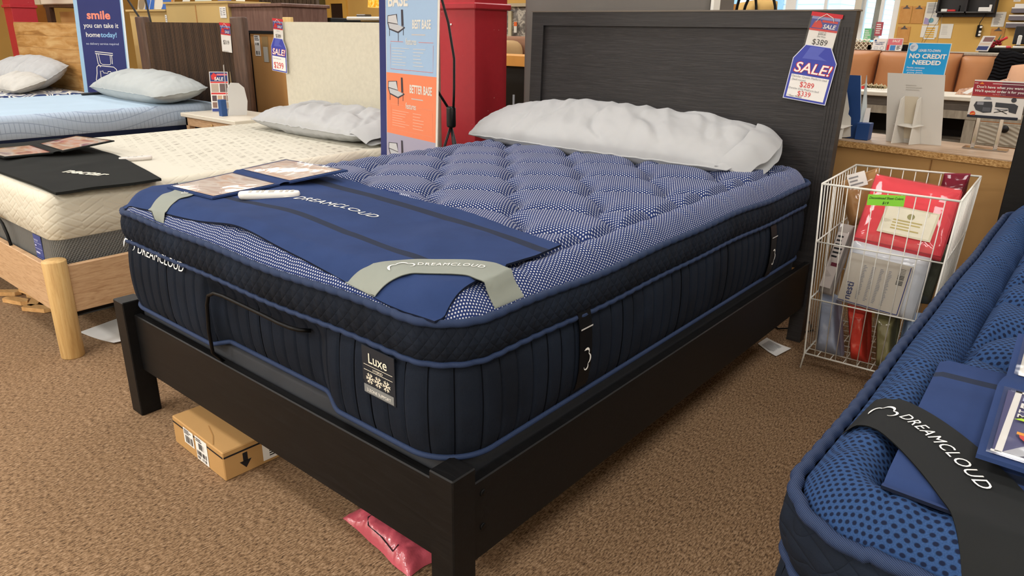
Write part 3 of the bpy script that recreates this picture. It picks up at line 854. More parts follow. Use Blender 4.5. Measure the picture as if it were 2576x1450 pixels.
# ================================================================ things on the carpet by the middle bed
CARD = fabric('corrugated_cardboard', '#b68f5c', 60, .05, .06, .75, 3); CARDL = fabric('cardboard_top', '#c0945c', 60, .05, .06, .75, 3)
bx = thing('cardboard_box', (-1.13, .11, 0), 'shallow cardboard box with barcode labels on the carpet under the foot rail', 'box')
mb = MB(); Mx = Matrix.Translation((-.962, -.012, 0)) @ Matrix.Rotation(-.03, 4, 'Z')
mb.box((-.335, 0, 0), (0, .25, .100), CARD, .003, Mx)
Ux = Mx.to_3x3() @ V((1, 0, 0)); Vx = Mx.to_3x3() @ V((0, 1, 0)); Zx = V((0, 0, 1))
pf = PR(mb, Mx @ V((-.335, 0, 0)), Ux, Zx, .0006); pf.rect(.002, .078, .333, .084, INK)
ps = PR(mb, Mx @ V((0, 0, 0)), Vx, Zx, .0006); ps.rect(.002, .078, .248, .084, INK)
ps.rect(.062, .040, .078, .072, INK); ps.poly([(.050, .044), (.070, .018), (.090, .044)], INK)
pt_ = PR(mb, Mx @ V((-.335, 0, .1)), Ux, Vx, .0006)
pt_.line([(.15, .05), (.22, .03), (.27, .005)], .003, flat('#a87c46', .7))
mb.build('carton', bx)
lb = MB(); pf = PR(lb, Mx @ V((-.335, 0, 0)), Ux, Zx, .0012)
pf.rect(.078, .034, .145, .090, PAPER); pf.rule(.084, .07, .138, .088, 3, INK); pf.bars(.09, .04, .138, .066, INK)
lb.build('shipping_label', bx)
lb = MB(); pf = PR(lb, Mx @ V((-.335, 0, 0)), Ux, Zx, .0012)
pf.rect(.158, .006, .235, .092, PAPER); pf.bars(.178, .05, .215, .072, INK, n=10); pf.rule(.164, .075, .22, .088, 2, INK); pf.bars(.164, .026, .228, .042, INK, n=24); pf.bars(.164, .012, .228, .022, INK)
lb.build('shipping_label', bx)
lb = MB(); ps = PR(lb, Mx @ V((0, 0, 0)), Vx, Zx, .0012); ps.rect(.128, .012, .235, .092, PAPER); ps.rect(.135, .078, .22, .086, INK, 2); ps.rule(.15, .02, .21, .07, 6, INK); lb.build('shipping_label', bx)

PINK = NT('pink_plastic'); PINK.bump(PINK.noise(PINK.co(), 60, 3), .4, .004); PINKM = PINK.out('#bf5564', .28, .5); PINK.p.inputs['Coat Weight'].default_value = .6
mb = MB()
def bagf(s_):
    def f(u, v):
        a, b = 2*u-1, 2*v-1; x = -.372+a*.155+b*.015; y = .195+b*.105-a*.02
        t = max(0, (1-abs(a)**3)*(1-abs(b)**3))**.6
        z = .005+.045*t*(s_+1)/2 + noise.noise(V((x*14, y*14, 3)))*.022*t*(s_+1)/2 + abs(noise.noise(V((x*40, y*25, 1))))*.010*(s_+1)/2*min(1, 3*t+.4)
        return (x+noise.noise(V((y*12, 0, 0)))*.012, y+noise.noise(V((x*12, 5, 0)))*.012, max(.002, z))
    return f
mb.grid(bagf(1), 60, 44, PINKM, True); mb.grid(bagf(-1), 60, 44, PINKM, True, flip=True)
o = mb.build('plastic_bag'); tag(o, 'crumpled pink plastic bag on the carpet under the near corner of the black bed frame', 'bag')
pm = MB(); top = bagf(1)
def bl(pts): return [V(top(u, v))+V((0, 0, .003)) for u, v in pts]
pm.tube(bl([(.28, .30), (.30, .12), (.36, .06), (.55, .06), (.74, .06), (.76, .14)]), .0016, INK, 5); pm.build('printed_outline', o)
def paper(name, label, pts, z, m, curl=.0, fold=False):
    mb = MB(); c = [V((p[0], p[1], 0)) for p in pts]
    def f(u, v):
        p = (c[0]*(1-u)+c[1]*u)*(1-v)+(c[3]*(1-u)+c[2]*u)*v
        return (p.x, p.y, z+curl*(u-.5)**2*4+(.006 if fold and u > .85 else 0)*(u-.85)/.15)
    mb.grid(f, 12, 6, m, True); mb.grid(lambda u, v: V(f(u, v))-V((0, 0, .0006)), 12, 6, m, True, flip=True)
    return tag(mb.build(name), label, 'paper'), f
po, pf_ = paper('paper_slip', 'white paper slip on the carpet beside the wire basket', [(-.135, 2.094), (-.022, 2.015), (-.002, 2.143), (-.130, 2.187)], .003, PAPER, .004)
mb = MB()
for k in range(9):
    v0 = .12+k*.085; a, b = V(pf_(.15, v0)), V(pf_(.15+.6*random.uniform(.6, 1), v0)); a2, b2 = V(pf_(.15, v0+.03)), V(pf_(.72, v0+.03)); e = V((0, 0, .0008))
    mb.add([a+e, b+e, b2+e, a2+e], [[0, 1, 2, 3]], GREYINK)
mb.build('printed_lines', po)

# ================================================================ cream mattress and oak bed on the left
OAK = wood('light_oak_rail', '#a07a57', '#c09d78', '#cfae89', (5, 5, 60), 1.1, .5, .3, .05, 2.2)
OAKR = wood('pale_oak_leg', '#b38d58', '#caa66d', '#d8b982', (45, 45, 3), 1.6, .5, .3, .05, .6)
PINEW = wood('pale_pine_board', '#c5a468', '#d8bb80', '#e2c993', (20, 20, 2), 1.5, .6, .2, .04)
BOUCLE = fabric('cream_boucle', '#d0cbba', 260, 1.0, .04, .95, 40)
def foam(name, label, x0, x1, y0, y1, zb, zm, zt, top_m, side_m, low_m, R=.06, er=.04, sag=0.0):
    root = thing(name, ((x0+x1)/2, (y0+y1)/2, zb), label, 'mattress')
    def ring(mb, prof, m, cap=None):
        pr0 = perim(x0, x1, y0, y1, R, (30, 40), 10); n = len(pr0); vv = []
        for o, z in prof:
            for p, nn, sv in pr0: q = p + nn*o; vv.append((q.x, q.y, z))
        mb.add(vv, [[i*n+j, i*n+(j+1) % n, (i+1)*n+(j+1) % n, (i+1)*n+j] for i in range(len(prof)-1) for j in range(n)], m, True)
        if cap == 'b': mb.add(vv[:n], [list(range(n))[::-1]], m)
    a = MB(); ring(a, [(-.01, zb), (.0, zb+.012), (.004, (zb+zm)/2), (.0, zm)], low_m, 'b'); a.build('lower_border', root)
    b = MB(); ring(b, [(-.004, zm-.004), (.006, zm+.004), (.008, (zm+zt)/2), (.004, zt-er)] + [(.004-er*(1-math.cos(PI/2*k/6)), zt-er+er*math.sin(PI/2*k/6)) for k in range(1, 7)], side_m); b.build('cover_side', root)
    c = MB()
    def fn(u, v):
        d = er-.004; rr = max(.001, R-d); X0, X1, Y0, Y1 = x0+d, x1-d, y0+d, y1-d
        x = X0+(X1-X0)*u; y = Y0+(Y1-Y0)*v
        cx = min(max(x, X0+rr), X1-rr); cy = min(max(y, Y0+rr), Y1-rr); dv = V((x-cx, y-cy))
        if dv.length > rr: dv = dv.normalized()*rr; x, y = cx+dv.x, cy+dv.y
        e = min(1, min(u*(X1-X0), (1-u)*(X1-X0), v*(Y1-Y0), (1-v)*(Y1-Y0))/.15)
        return (x, y, zt + e*(.003*noise.noise(V((x*3, y*3, 1)))+.004))
    c.grid(fn, 60, 80, top_m, True); c.build('cover_top', root)
    return root
def m_chevron():
    t = NT('cream_chevron_knit'); c = t.co(); x, y, z = t.xyz(c); s = t.m('ADD', x, y)
    k = t.m('FLOOR', t.m('MULTIPLY', s, 11)); sg = t.m('SUBTRACT', t.m('MULTIPLY', t.m('MODULO', t.m('ABSOLUTE', k), 2.0), 2.0), 1.0)
    f = t.m('FRACT', t.m('MULTIPLY', t.m('ADD', z, t.m('MULTIPLY', t.m('MULTIPLY', sg, s), .55)), 30))
    g = t.m('FRACT', t.m('MULTIPLY', t.m('SUBTRACT', z, t.m('MULTIPLY', t.m('MULTIPLY', sg, s), .3)), 17))
    h = t.m('ADD', t.m('MINIMUM', 1.0, t.m('MULTIPLY', t.m('ABSOLUTE', t.m('SUBTRACT', f, .5)), 5)), t.m('MINIMUM', 1.0, t.m('MULTIPLY', t.m('ABSOLUTE', t.m('SUBTRACT', g, .5)), 6)))
    t.bump(h, .32, .004); return t.out('#d3cebd', .85, .15)
def m_dash():
    t = NT('cream_dash_knit'); c = t.co(); x, y, z = t.xyz(c)
    a = t.m('ADD', t.m('MULTIPLY', x, .77), t.m('MULTIPLY', y, .64)); b = t.m('SUBTRACT', t.m('MULTIPLY', y, .77), t.m('MULTIPLY', x, .64))
    row = t.m('FLOOR', t.m('MULTIPLY', b, 26)); fb = t.m('FRACT', t.m('MULTIPLY', b, 26))
    aa = t.m('ADD', t.m('MULTIPLY', a, 15), t.m('MULTIPLY', row, .37)); fa = t.m('FRACT', aa); cell = t.m('FLOOR', aa)
    wn = t.node('ShaderNodeTexWhiteNoise'); wn.noise_dimensions = '2D'; t.l.new(t.comb(cell, row, 0.0), wn.inputs[0]); r = wn.outputs[0]
    sl = t.m('ABSOLUTE', t.m('SUBTRACT', t.m('SUBTRACT', fa, .5), t.m('MULTIPLY', t.m('SUBTRACT', fb, .5), .28)))
    d1 = t.m('MULTIPLY', t.m('LESS_THAN', sl, .17), t.m('LESS_THAN', t.m('ABSOLUTE', t.m('SUBTRACT', fb, .5)), .30))
    odd = t.m('LESS_THAN', t.m('MODULO', t.m('ABSOLUTE', row), 2.0), .5)
    d2 = t.m('MULTIPLY', t.m('LESS_THAN', t.m('ABSOLUTE', t.m('SUBTRACT', fb, t.m('ADD', .5, t.m('MULTIPLY', .2, t.m('SINE', t.m('MULTIPLY', fa, 12)))))), .10), t.m('LESS_THAN', t.m('ABSOLUTE', t.m('SUBTRACT', fa, .5)), .42))
    k = t.m('ADD', t.m('MULTIPLY', d1, odd), t.m('MULTIPLY', d2, t.m('SUBTRACT', 1.0, odd)))
    fade = t.m('MULTIPLY', t.m('MINIMUM', 1.0, t.m('MAXIMUM', 0.0, t.m('MULTIPLY', t.m('SUBTRACT', y, -.45), 4.0))), t.m('MULTIPLY', k, t.m('ADD', .12, t.m('MULTIPLY', t.m('POWER', r, 2.0), .75))))
    return t.out(t.mix(fade, '#cfccbe', '#6d675c'), .85, .15)
def m_greyknit():
    t = NT('grey_rib_knit'); c = t.co(); x, y, z = t.xyz(c); s = t.m('ADD', x, y)
    u = t.m('SINE', t.m('MULTIPLY', t.m('ADD', s, t.m('MULTIPLY', z, .4)), 480)); v = t.m('SINE', t.m('MULTIPLY', z, 520)); h = t.m('MULTIPLY', u, v)
    t.bump(h, .6, .003); return t.out(t.mix(t.m('ADD', .5, t.m('MULTIPLY', h, .5)), '#545452', '#7a7a76'), .85, .2)
CH, DASH, GKN = m_chevron(), m_dash(), m_greyknit()
ob = thing('bed_frame', (-3.07, 1.15, 0), 'light oak bed frame with a round corner leg and cream boucle headboard', 'bed frame')
for lx in (-2.268, -3.87):
    mb = MB(); mb.lathe((lx, .041, 0), [(.0425, 0), (.0445, .004), (.0445, .416), (.0425, .420)], OAKR, 32); mb.build('leg', ob)
MB().box((-3.83, .02, .190), (-2.305, .045, .392), OAK, .003).build('foot_rail', ob)
for lx in (-2.262, -3.885): MB().box((lx-.012, .08, .190), (lx+.012, 2.28, .392), OAK, .003).build('side_rail', ob)
hb = MB(); hp_ = [( -3.935, .35), (-2.365, .35), (-2.365, 1.30)] + arc(-2.405, 1.312, .040, 0, PI/2, 6) + arc(-3.895, 1.312, .040, PI/2, PI, 6)
hb.prism(hp_, (0, 2.285, 0), (1, 0, 0), (0, 0, 1), .07, BOUCLE); hb.build('headboard_pad', ob)
MB().box((-3.93, 2.357, 0), (-2.40, 2.385, 1.33), PINEW, .003).build('headboard_back', ob)
MB().box((-4.03, 2.357, 0), (-3.93, 2.385, 1.385), PINEW, .003).build('headboard_post', ob); MB().box((-2.40, 2.357, 0), (-2.345, 2.385, 1.35), PINEW, .003).build('headboard_post', ob)
nb = thing('adjustable_base', (-3.07, 1.15, .2), 'black adjustable base inside the light oak bed frame', 'bed base')
MB().box((-3.85, .08, .15), (-2.30, 2.2, .262), BLACKP, .01).build('deck', nb)
mb = MB(); mb.tube([(-2.74, .055, .3), (-2.735, .03, .395), (-2.745, .028, .44), (-2.78, .028, .485), (-2.84, .028, .51), (-3.3, .028, .512)], .0065, BLACKP, 8); mb.build('retainer_bar', nb)
mb = MB(); mb.cyl((-2.42, .5, .0), (-2.42, .5, .15), .035, .035, BLACKP, 16); mb.build('leg', nb)
nm = foam('mattress', 'cream mattress with grey knit lower border on the light oak bed', -3.86, -2.30, .06, 2.24, .265, .487, .672, DASH, CH, GKN)
lb = MB(); pr = PR(lb, (-2.505, .0545, .355), (1, 0, 0), (0, 0, 1)); lb.prism([(0, 0), (.085, 0), (.085, .13), (0, .13)], (-2.505, .055, .355), (1, 0, 0), (0, 0, 1), .002, flat('#3f4a86', .6))
LB_ = flat('#c3c8e6', .6)
for yy in (.095, .07, .03): pr.rect(.004, yy, .081, yy+.0015, LB_)
pr.text('nectar', .008, .103, .018, LB_, 2); pr.rule(.01, .075, .03, .09, 1, LB_); pr.rule(.01, .045, .07, .06, 1, LB_); pr.text('13', .015, .008, .02, LB_, 2)
lb.build('woven_label', nm)
nz = lambda x, y: .676
NM = Mat2([(-3.80, .10), (-2.272, .098), (-2.245, .505), (-3.80, .66)], nz, .05, 5.0, .0035, .012)
nf = thing('foot_mat', (-3.0, .3, .676), 'black felt foot mat with white lettering on the cream mattress', 'mat')
INKFELT = BLACKFELT; NM.mesh('felt', nf, BLACKFELT)
mb = MB(); fn = matfn(NM, -2.705, .275, .36); curve_text(mb, 'nectar', fn, .088, flat('#d9d6c8', .7), bold=.03, fit=.235, shear=.0, eps=.0016); mb.build('lettering', nf)
folder('brochure_folder', 'open black brochure folder with glossy pages on the cream mattress', [(-3.50, .165), (-3.175, .195), (-3.165, .405), (-3.50, .415)],
       [(-3.49, .445), (-3.150, .438), (-3.055, .660), (-3.52, .650)], (PAGE_PINK, PAGE_PINK), BLACKFELT, lambda u, v: .708, lambda u, v: .712+.020*v+.022*u*v)
remote('remote_control', 'small grey-white remote control on the cream mattress beside the black folder', (-2.862, .588), (-2.822, .735), .6765, .045, .020, flat('#d8d2cc', .35, .5), (-.2, 0, .2))
pillow('pillow', 'grey pillow with an open hem at the head of the cream mattress', (-2.985, 1.93, .765), 1.20, .47, .19, -.03, PILLOWC, 11.0, .10, hem=True, wr=1.4)
stn = thing('sale_tag', (-3.97, 2.265, 1.36), 'blue sale tag with $299 price hanging on the cream headboard', 'price tag')
a = math.radians(-4); sale_tag(stn, (-3.955, 2.268, 1.368), V((math.cos(a), 0, math.sin(a))), V((-math.sin(a), 0, math.cos(a))), 1.06, [('Compare At', -.078, .007), ('$389', -.118, .031)],
         [('Queen Platform bed', -.07, -.262, .0115, GREYINK, .0), ('$299', -.064, -.322, .058, REDI, .0)])
po, pf_ = paper('torn_paper', 'torn white sheet on the carpet behind the round oak leg', [(-2.487, .150), (-2.255, .200), (-2.225, .345), (-2.53, .335)], .004, PAPER, .006)
mb = MB(); a_, b_, c_, d_ = [V(pf_(u, v))+V((0, 0, .001)) for u, v in ((.55, .55), (.8, .6), (.95, .95), (.6, .9))]; mb.add([a_, b_, c_, d_], [[0, 1, 2, 3]], INK); mb.build('printed_picture', po)
for i, (x, y, z, r, lab) in enumerate(((-3.29, .105, .003, .75, 'pine wood offcut farthest left in the scrap pile under the oak rail'), (-3.21, .19, .003, -.25, 'pine wood offcut at the back of the scrap pile under the oak rail'),
        (-3.12, .10, .003, .35, 'pine wood offcut lying flat at the front of the scrap pile'), (-3.03, .15, .003, -.5, 'short pine offcut in the middle of the scrap pile under the oak rail'), (-3.155, .175, .025, .15, 'pine offcut resting on top of the scrap pile'),
        (-2.93, .13, .003, .5, 'pine wood offcut nearest the round oak leg'))):
    mb = MB(); Mx = Matrix.Translation((x, y, z)) @ Matrix.Rotation(r, 4, 'Z')
    mb.prism([(-.07, -.022), (.055, -.022), (.075, .0), (.05, .024), (-.06, .024), (-.08, .004)], Mx @ V((0, 0, .02)), Mx.to_3x3() @ V((1, 0, 0)), Mx.to_3x3() @ V((0, 1, 0)), .02, PINE)
    tag(mb.build('wood_offcut'), lab, 'wood scrap', 'pine offcuts under the oak bed')

# ================================================================ nightstand and what stands on it
STONE = flat('#d8d1c2', .45)
ns = thing('nightstand', (-4.335, 2.06, 0), 'oak nightstand with a pale top between the cream and the light blue mattress', 'nightstand')
MB().box((-4.725, 1.835, .650), (-3.94, 2.29, .680), STONE, .004).build('top', ns)
MB().box((-4.70, 1.86, .585), (-3.965, 1.885, .650), OAK).build('front_rail', ns); MB().box((-3.99, 1.86, .585), (-3.965, 2.27, .650), OAK).build('side_rail', ns); MB().box((-4.70, 1.86, .585), (-4.675, 2.27, .650), OAK).build('side_rail', ns)
for x, y in ((-4.70, 1.86), (-4.01, 1.86), (-4.70, 2.225), (-4.01, 2.225)): MB().box((x, y, 0), (x+.045, y+.045, .585), OAK).build('leg', ns)
MB().box((-4.68, 1.88, .2), (-3.99, 2.25, .225), OAK).build('shelf', ns)
k_ = MB(); k_.lathe((-4.3, 1.853, .615), [(.012, -.003), (.010, .003)], OAKR, 12, M=Matrix.Rotation(PI/2, 4, 'X')); k_.build('knob', ns)
# flyer card
f = thing('flyer_card', (-4.60, 2.10, .68), 'tall red and white SALE flyer card standing on the nightstand', 'sign')
U = V((.62, .78, 0)).normalized(); W = V((-.1, .1, 1)).normalized(); O = V((-4.60, 2.03, .682)); mb = MB(); mb.prism([(0, 0), (.137, 0), (.137, .302), (0, .302)], O, U, W, .002, PAPER); pr = PR(mb, O, U, W); _p0 = pr.pt; pr.pt = lambda x, y, l=1: _p0(x*.783, y*.85, l)
pr.rect(.006, .27, .169, .35, flat('#2b3876')); pr.text('SALE', .085, .278, .042, WHITE, 3, 'CENTER', bold=.02, shear=.15, fit=.085); pr.poly([(.02, .285), (.06, .285), (.07, .33), (.04, .345), (.015, .32)], REDI, 2); pr.rect(.07, .322, .165, .338, PINKR, 2)
pr.rect(.006, .255, .169, .268, REDI); pr.rect(.01, .175, .08, .25, flat('#b8a99a')); pr.rect(.09, .175, .165, .25, flat('#6a5a58')); pr.rect(.006, .155, .169, .170, REDI)
for i in range(3):
    for j in range(2): pr.rect(.012+.052*i, .035+.06*j, .055+.052*i, .085+.06*j, flat(('#8a6f66', '#5b4a52', '#c2a58a')[(i+j) % 3]))
pr.rect(.004, .002, .171, .028, flat('#3a4a92')); mb.build('card', f)
mb = MB(); mb.prism([(0, 0), (.12, 0), (.05, .3)], O+V((.05, .06, 0))+U*.08, V((-U.y, U.x, 0)), V((0, 0, 1)), .002, flat('#c9b48a')); mb.build('easel_back', f)
h_ = thing('brochure_holder', (-4.29, 2.06, .68), 'white cardboard display seen from behind with a blue pocket, on the nightstand', 'display')
U = V((.1, .99, 0)).normalized(); O = V((-4.27, 1.975, .68)); mb = MB(); mb.prism([(.0, 0), (.15, 0), (.165, .10), (.15, .20), (.11, .235), (.05, .24), (.02, .2), (.015, .06)], O, U, (0, 0, 1), .006, flat('#d5d6d6', .6)); mb.build('easel_back', h_)
mb = MB(); mb.box((-4.315, 1.93, .68), (-4.27, 1.975, .80), flat('#2e5088', .5), .002); mb.build('pocket', h_)
mb = MB(); mb.prism([(0, .0), (.14, .0), (.14, .36), (.0, .36)], (-4.28, 1.985, .681), (-.86, .5, 0), (-.05, .05, 1), .004, flat('#cfcecb', .4)); mb.build('sign_panel', h_)

# ================================================================ light blue mattress, fluted headboard
def m_wave():
    t = NT('pale_blue_wave_knit'); c = t.co(); x, y, z = t.xyz(c)
    wv = t.m('MULTIPLY', t.m('SINE', t.m('ADD', t.m('MULTIPLY', y, 5.2), .6)), .055); f = t.m('MULTIPLY', t.m('ADD', z, wv), 15); fr = t.m('FRACT', f); b = t.m('FLOOR', f)
    line = t.m('LESS_THAN', fr, .09); odd = t.m('GREATER_THAN', t.m('MODULO', t.m('ABSOLUTE', b), 2.0), .5)
    rib = t.m('LESS_THAN', t.m('FRACT', t.m('MULTIPLY', y, 34)), .16); k = t.m('MAXIMUM', line, t.m('MULTIPLY', rib, t.m('ADD', .35, t.m('MULTIPLY', odd, .65))))
    t.bump(t.m('SUBTRACT', 1.0, k), .6, .005); return t.out(t.mix(t.m('MULTIPLY', k, .6), '#a9b9cc', '#7c8ba3'), .8, .2)
WAVE = m_wave(); PALEB = fabric('pale_blue_cover', '#acc2d4', 700, .15, .03, .85, 4); NAVYC = fabric('navy_cloth', '#161d33', 500, .2, .08)
foam('mattress', 'light blue mattress with wavy knit side, second bed from the left edge', -6.30, -4.80, .0, 2.22, .36, .575, .728, PALEB, WAVE, NAVYC, .07, .05)
DKW = wood('dark_walnut_board', '#3a2a21', '#513c30', '#664d3e', (24, 24, 2.4), 1.5, .45, .3, .08, .8)
fb = thing('bed_frame', (-5.4, 1.2, 0), 'dark walnut bed frame with vertically fluted headboard under the light blue mattress', 'bed frame')
for x0 in (-6.29, -4.655): mb = MB(); mb.box((x0, 2.29, 0), (x0+.175, 2.35, 1.385), DKW, .012, None, 2, True); mb.build('headboard_post', fb)
def m_flute():
    t = NT('fluted_walnut'); c = t.co(); x, y, z = t.xyz(c); n = t.noise(t.mapping(c, (9, 1, .05)), 2.0, 4, .7)
    return t.out(t.ramp(n, (.3, '#2e241e'), (.5, '#4c3b2f'), (.62, '#5a4534'), (.72, '#86643c')), .5, .3)
FLU = m_flute(); mb = MB(); N = 96; x0, x1 = -6.125, -4.65; pts = []
for k in range(N):
    a = x0+(x1-x0)*k/N; w_ = (x1-x0)/N; pts += [(a, 2.318), (a+w_*.2, 2.303), (a+w_*.7, 2.303), (a+w_*.9, 2.318)]
pts.append((x1, 2.318)); L = len(pts); vv = [(x, y, .25) for x, y in pts]+[(x, y, 1.34) for x, y in pts]+[(x, 2.34, .25) for x, y in pts]+[(x, 2.34, 1.34) for x, y in pts]
mb.add(vv, [[i, i+1, L+i+1, L+i] for i in range(L-1)]+[[L+i, L+i+1, 3*L+i+1, 3*L+i] for i in range(L-1)]+[[2*L+i+1, 2*L+i, 3*L+i, 3*L+i+1] for i in range(L-1)], FLU); mb.build('fluted_panel', fb)
MB().box((-6.27, .02, .16), (-6.24, 2.29, .35), DKW).build('side_rail', fb); MB().box((-4.86, .02, .16), (-4.83, 2.29, .35), DKW).build('side_rail', fb); MB().box((-6.27, -.01, .16), (-4.83, .02, .35), DKW).build('foot_rail', fb)
for x, y in ((-6.27, -.01), (-4.88, -.01)): MB().box((x, y, 0), (x+.05, y+.05, .16), DKW).build('leg', fb)
bt = thing('sale_tag', (-4.70, 2.28, 1.33), 'narrow $319 price card hanging on the fluted headboard', 'price tag')
a = math.radians(-3); sale_tag(bt, (-4.715, 2.285, 1.335), V((math.cos(a), 0, math.sin(a))), V((-math.sin(a), 0, math.cos(a))), 1.30, [('$319', -.12, .034)], None)
pillow('pillow', 'plump blue-grey pillow at the head of the light blue mattress', (-5.46, 1.93, .835), 1.42, .48, .25, -.04, PILLOWB, 21.0, .12, hem=False, wr=1.0)
remote('remote_control', 'black remote control at the left edge of the light blue mattress', (-6.06, 1.64), (-6.06, 1.86), .733, .05, .02, flat('#1a1d20', .35, .5), (-.2, .1))

# ================================================================ farthest bed on the left
PLK = NT('knotty_plank_wood'); c = PLK.co(); x, y, z = PLK.xyz(c); row = PLK.m('FLOOR', PLK.m('MULTIPLY', z, 7.6))
v3 = PLK.comb(PLK.m('ADD', PLK.m('MULTIPLY', x, 1.5), PLK.m('MULTIPLY', row, 3.7)), row, PLK.m('MULTIPLY', z, 9)); n_ = PLK.noise(v3, 1.5, 5, .55, .9)
gap = PLK.m('LESS_THAN', PLK.m('FRACT', PLK.m('MULTIPLY', z, 7.6)), .03)
PLKM = PLK.out(PLK.mix(PLK.m('MULTIPLY', gap, .6), PLK.ramp(n_, (.28, '#8f6434'), (.46, '#b5884e'), (.6, '#c29a64'), (.75, '#cfae78')), '#6a4520'), .5, .3)
tb = thing('bed_frame', (-8.5, 1.2, 0), 'knotty plank wooden bed frame with pale planks in the headboard, at the left edge', 'bed frame')
mb = MB(); mb.prism([(-9.46, .25), (-7.55, .25), (-7.55, 1.325), (-9.44, 1.325), (-9.46, 1.30)], (0, 2.28, 0), (1, 0, 0), (0, 0, 1), .05, PLKM); mb.build('headboard', tb)
for x in (-9.4, -7.65): MB().box((x, 2.285, 0), (x+.06, 2.325, .25), PLKM).build('leg', tb)
MB().box((-9.35, .0, .12), (-9.32, 2.28, .30), PLKM).build('side_rail', tb); MB().box((-7.58, .0, .12), (-7.55, 2.28, .30), PLKM).build('side_rail', tb); MB().box((-9.35, -.03, .0), (-7.55, .0, .30), PLKM).build('foot_rail', tb)
SW = NT('navy_swirl_quilt'); c = SW.co(); n_ = SW.noise(c, 3.2, 1, .4, 1.2); fr = SW.m('FRACT', SW.m('MULTIPLY', n_, 11)); SWM = SW.out(SW.mix(SW.m('GREATER_THAN', fr, .5), '#2c3d6b', '#e4e2da'), .85, .15)
foam('mattress', 'mattress with navy and white swirl top on the knotty plank bed', -9.30, -7.50, .05, 2.25, .30, .585, .640, SWM, SWM, NAVYC, .08, .03)
pillow('pillow', 'larger light grey pillow against the knotty plank headboard', (-8.58, 2.02, .80), 1.55, .5, .30, .0, PILLOWC, 31.0, .5, hem=False, wr=1.2)
pillow('pillow', 'smaller grey-white pillow propped in front of the larger one, before the plank headboard', (-7.98, 1.76, .735), .86, .36, .18, -.05, fabric('white_pillowcase', '#c3c2bd', 1200, .1, .03), 37.0, .3, hem=False, wr=1.0)

# ================================================================ banner stands
NAVYB = flat('#26306f', .45); SKYB = flat('#a3c1e2', .5); CORAL = flat('#f18a62', .5); LILAC = flat('#aaa6bd', .5); OFFW = flat('#e4e2da', .5); DKG = flat('#3e3a44', .5)
def bed_icon(pr, x, y, s, l=2):
    _pt = pr.pt; base = y; pr = PR(pr.mb, pr.O + pr.W*0, pr.U, pr.W, pr.e); pr.pt = lambda a, b, l=1, f=pr.pt: f(a, base+(b-base)*.66, l)
    pr.poly([(x, y+.62*s), (x+.10*s, y+.35*s), (x+.62*s, y+.20*s), (x+1.0*s, y+.42*s), (x+.95*s, y+.47*s), (x+.60*s, y+.52*s), (x+.55*s, y+.98*s), (x+.02*s, y+.93*s)], DKG, l)
    pr.poly([(x+.04*s, y+.66*s), (x+.60*s, y+.58*s), (x+.50*s, y+.95*s), (x+.06*s, y+.90*s)], flat('#c9cbcf', .5), l+1)
    pr.poly([(x+.14*s, y+.40*s), (x+.61*s, y+.27*s), (x+.93*s, y+.44*s), (x+.60*s, y+.55*s), (x+.06*s, y+.62*s)], flat('#bfc3c9', .5), l+1)
    for a, b in (((.12, .38), (.12, .08)), ((.62, .22), (.62, -.12)), ((.90, .38), (.90, .12))): pr.line([(x+a[0]*s, y+a[1]*s), (x+b[0]*s, y+b[1]*s)], .03*s, DKG, l)
    pr.poly([(x+.80*s, y+.50*s), (x+.92*s, y+.50*s), (x+.88*s, y+1.15*s), (x+.78*s, y+1.15*s)], DKG, l+1)
bs = thing('banner_stand', (-1.9, 1.66, 0), 'banner stand reading BEST BASE and BETTER BASE between the two near mattresses', 'banner')
O = V((-2.17, 1.69, 0)); U = V((.54, -.11, 0)).normalized(); W = (V((0, 0, 1))+U*.065).normalized(); ox = -.070; cy = 1.0/ W.z
mb = MB(); O2 = O+U*ox; mb.prism([(0, .18), (.560, .18), (.560, 1.92), (0, 1.92)], O2, U, W, .003, OFFW); pr = PR(mb, O2, U, W, .0006)
pr.rect(0.0, .18, .066, 1.92, NAVYB); pr.rect(.070, 1.106, .545, 1.92, SKYB); pr.rect(.070, .795, .545, 1.106, CORAL); pr.rect(.070, .30, .545, .795, LILAC)
pr.text('BASE', .092, 1.425, .085, OFFW, 3, bold=.03, fit=.19)
for yy, nm, sm, sz in ((1.30, 'BEST BASE', 1.322, .055), (.985, 'BETTER BASE', 1.018, .055)):
    pr.text(nm, .325 if 'BEST' in nm else .302, sm, sz, OFFW, 3, bold=.03, fit=.165 if 'BEST' in nm else .205)
    pr.rule(.32, sm-.035, .49, sm-.024, 1, flat('#c8c3c2', .5))
bed_icon(pr, .085, 1.275, .175); bed_icon(pr, .085, .958, .170); bed_icon(pr, .085, .640, .170)
for yy, bot in ((1.247, 1.125), (.937, .82)):
    pr.text('features', .265, yy, .042, OFFW, 3, bold=.01, fit=.10)
    FL = flat('#d9827e', .5) if yy > 1.1 else flat('#ec9b7c', .5)
    for seg in ([(.115, yy+.012), (.24, yy+.012)], [(.385, yy+.012), (.515, yy+.012)], [(.115, yy+.0), (.115, bot), (.515, bot), (.515, yy)]): pr.line(seg, .0022, FL, 3)
    pr.rule(.13, bot+.012, .30, yy-.015, 7, flat('#cfd3d8', .5) if yy > 1.1 else flat('#f0b79f', .5), 3, .22); pr.rule(.335, bot+.012, .45, yy-.015, 6, flat('#cfd3d8', .5) if yy > 1.1 else flat('#f0b79f', .5), 3, .22)
mb.build('banner_panel', bs)
hub = V((-1.955, 2.0, .865)); mb = MB(); BLK = flat('#17171a', .35, .5)
mb.box(hub-V((.022, .02, .06)), hub+V((.026, .02, .055)), BLK, .012, None, 3, True); mb.build('hub', bs)
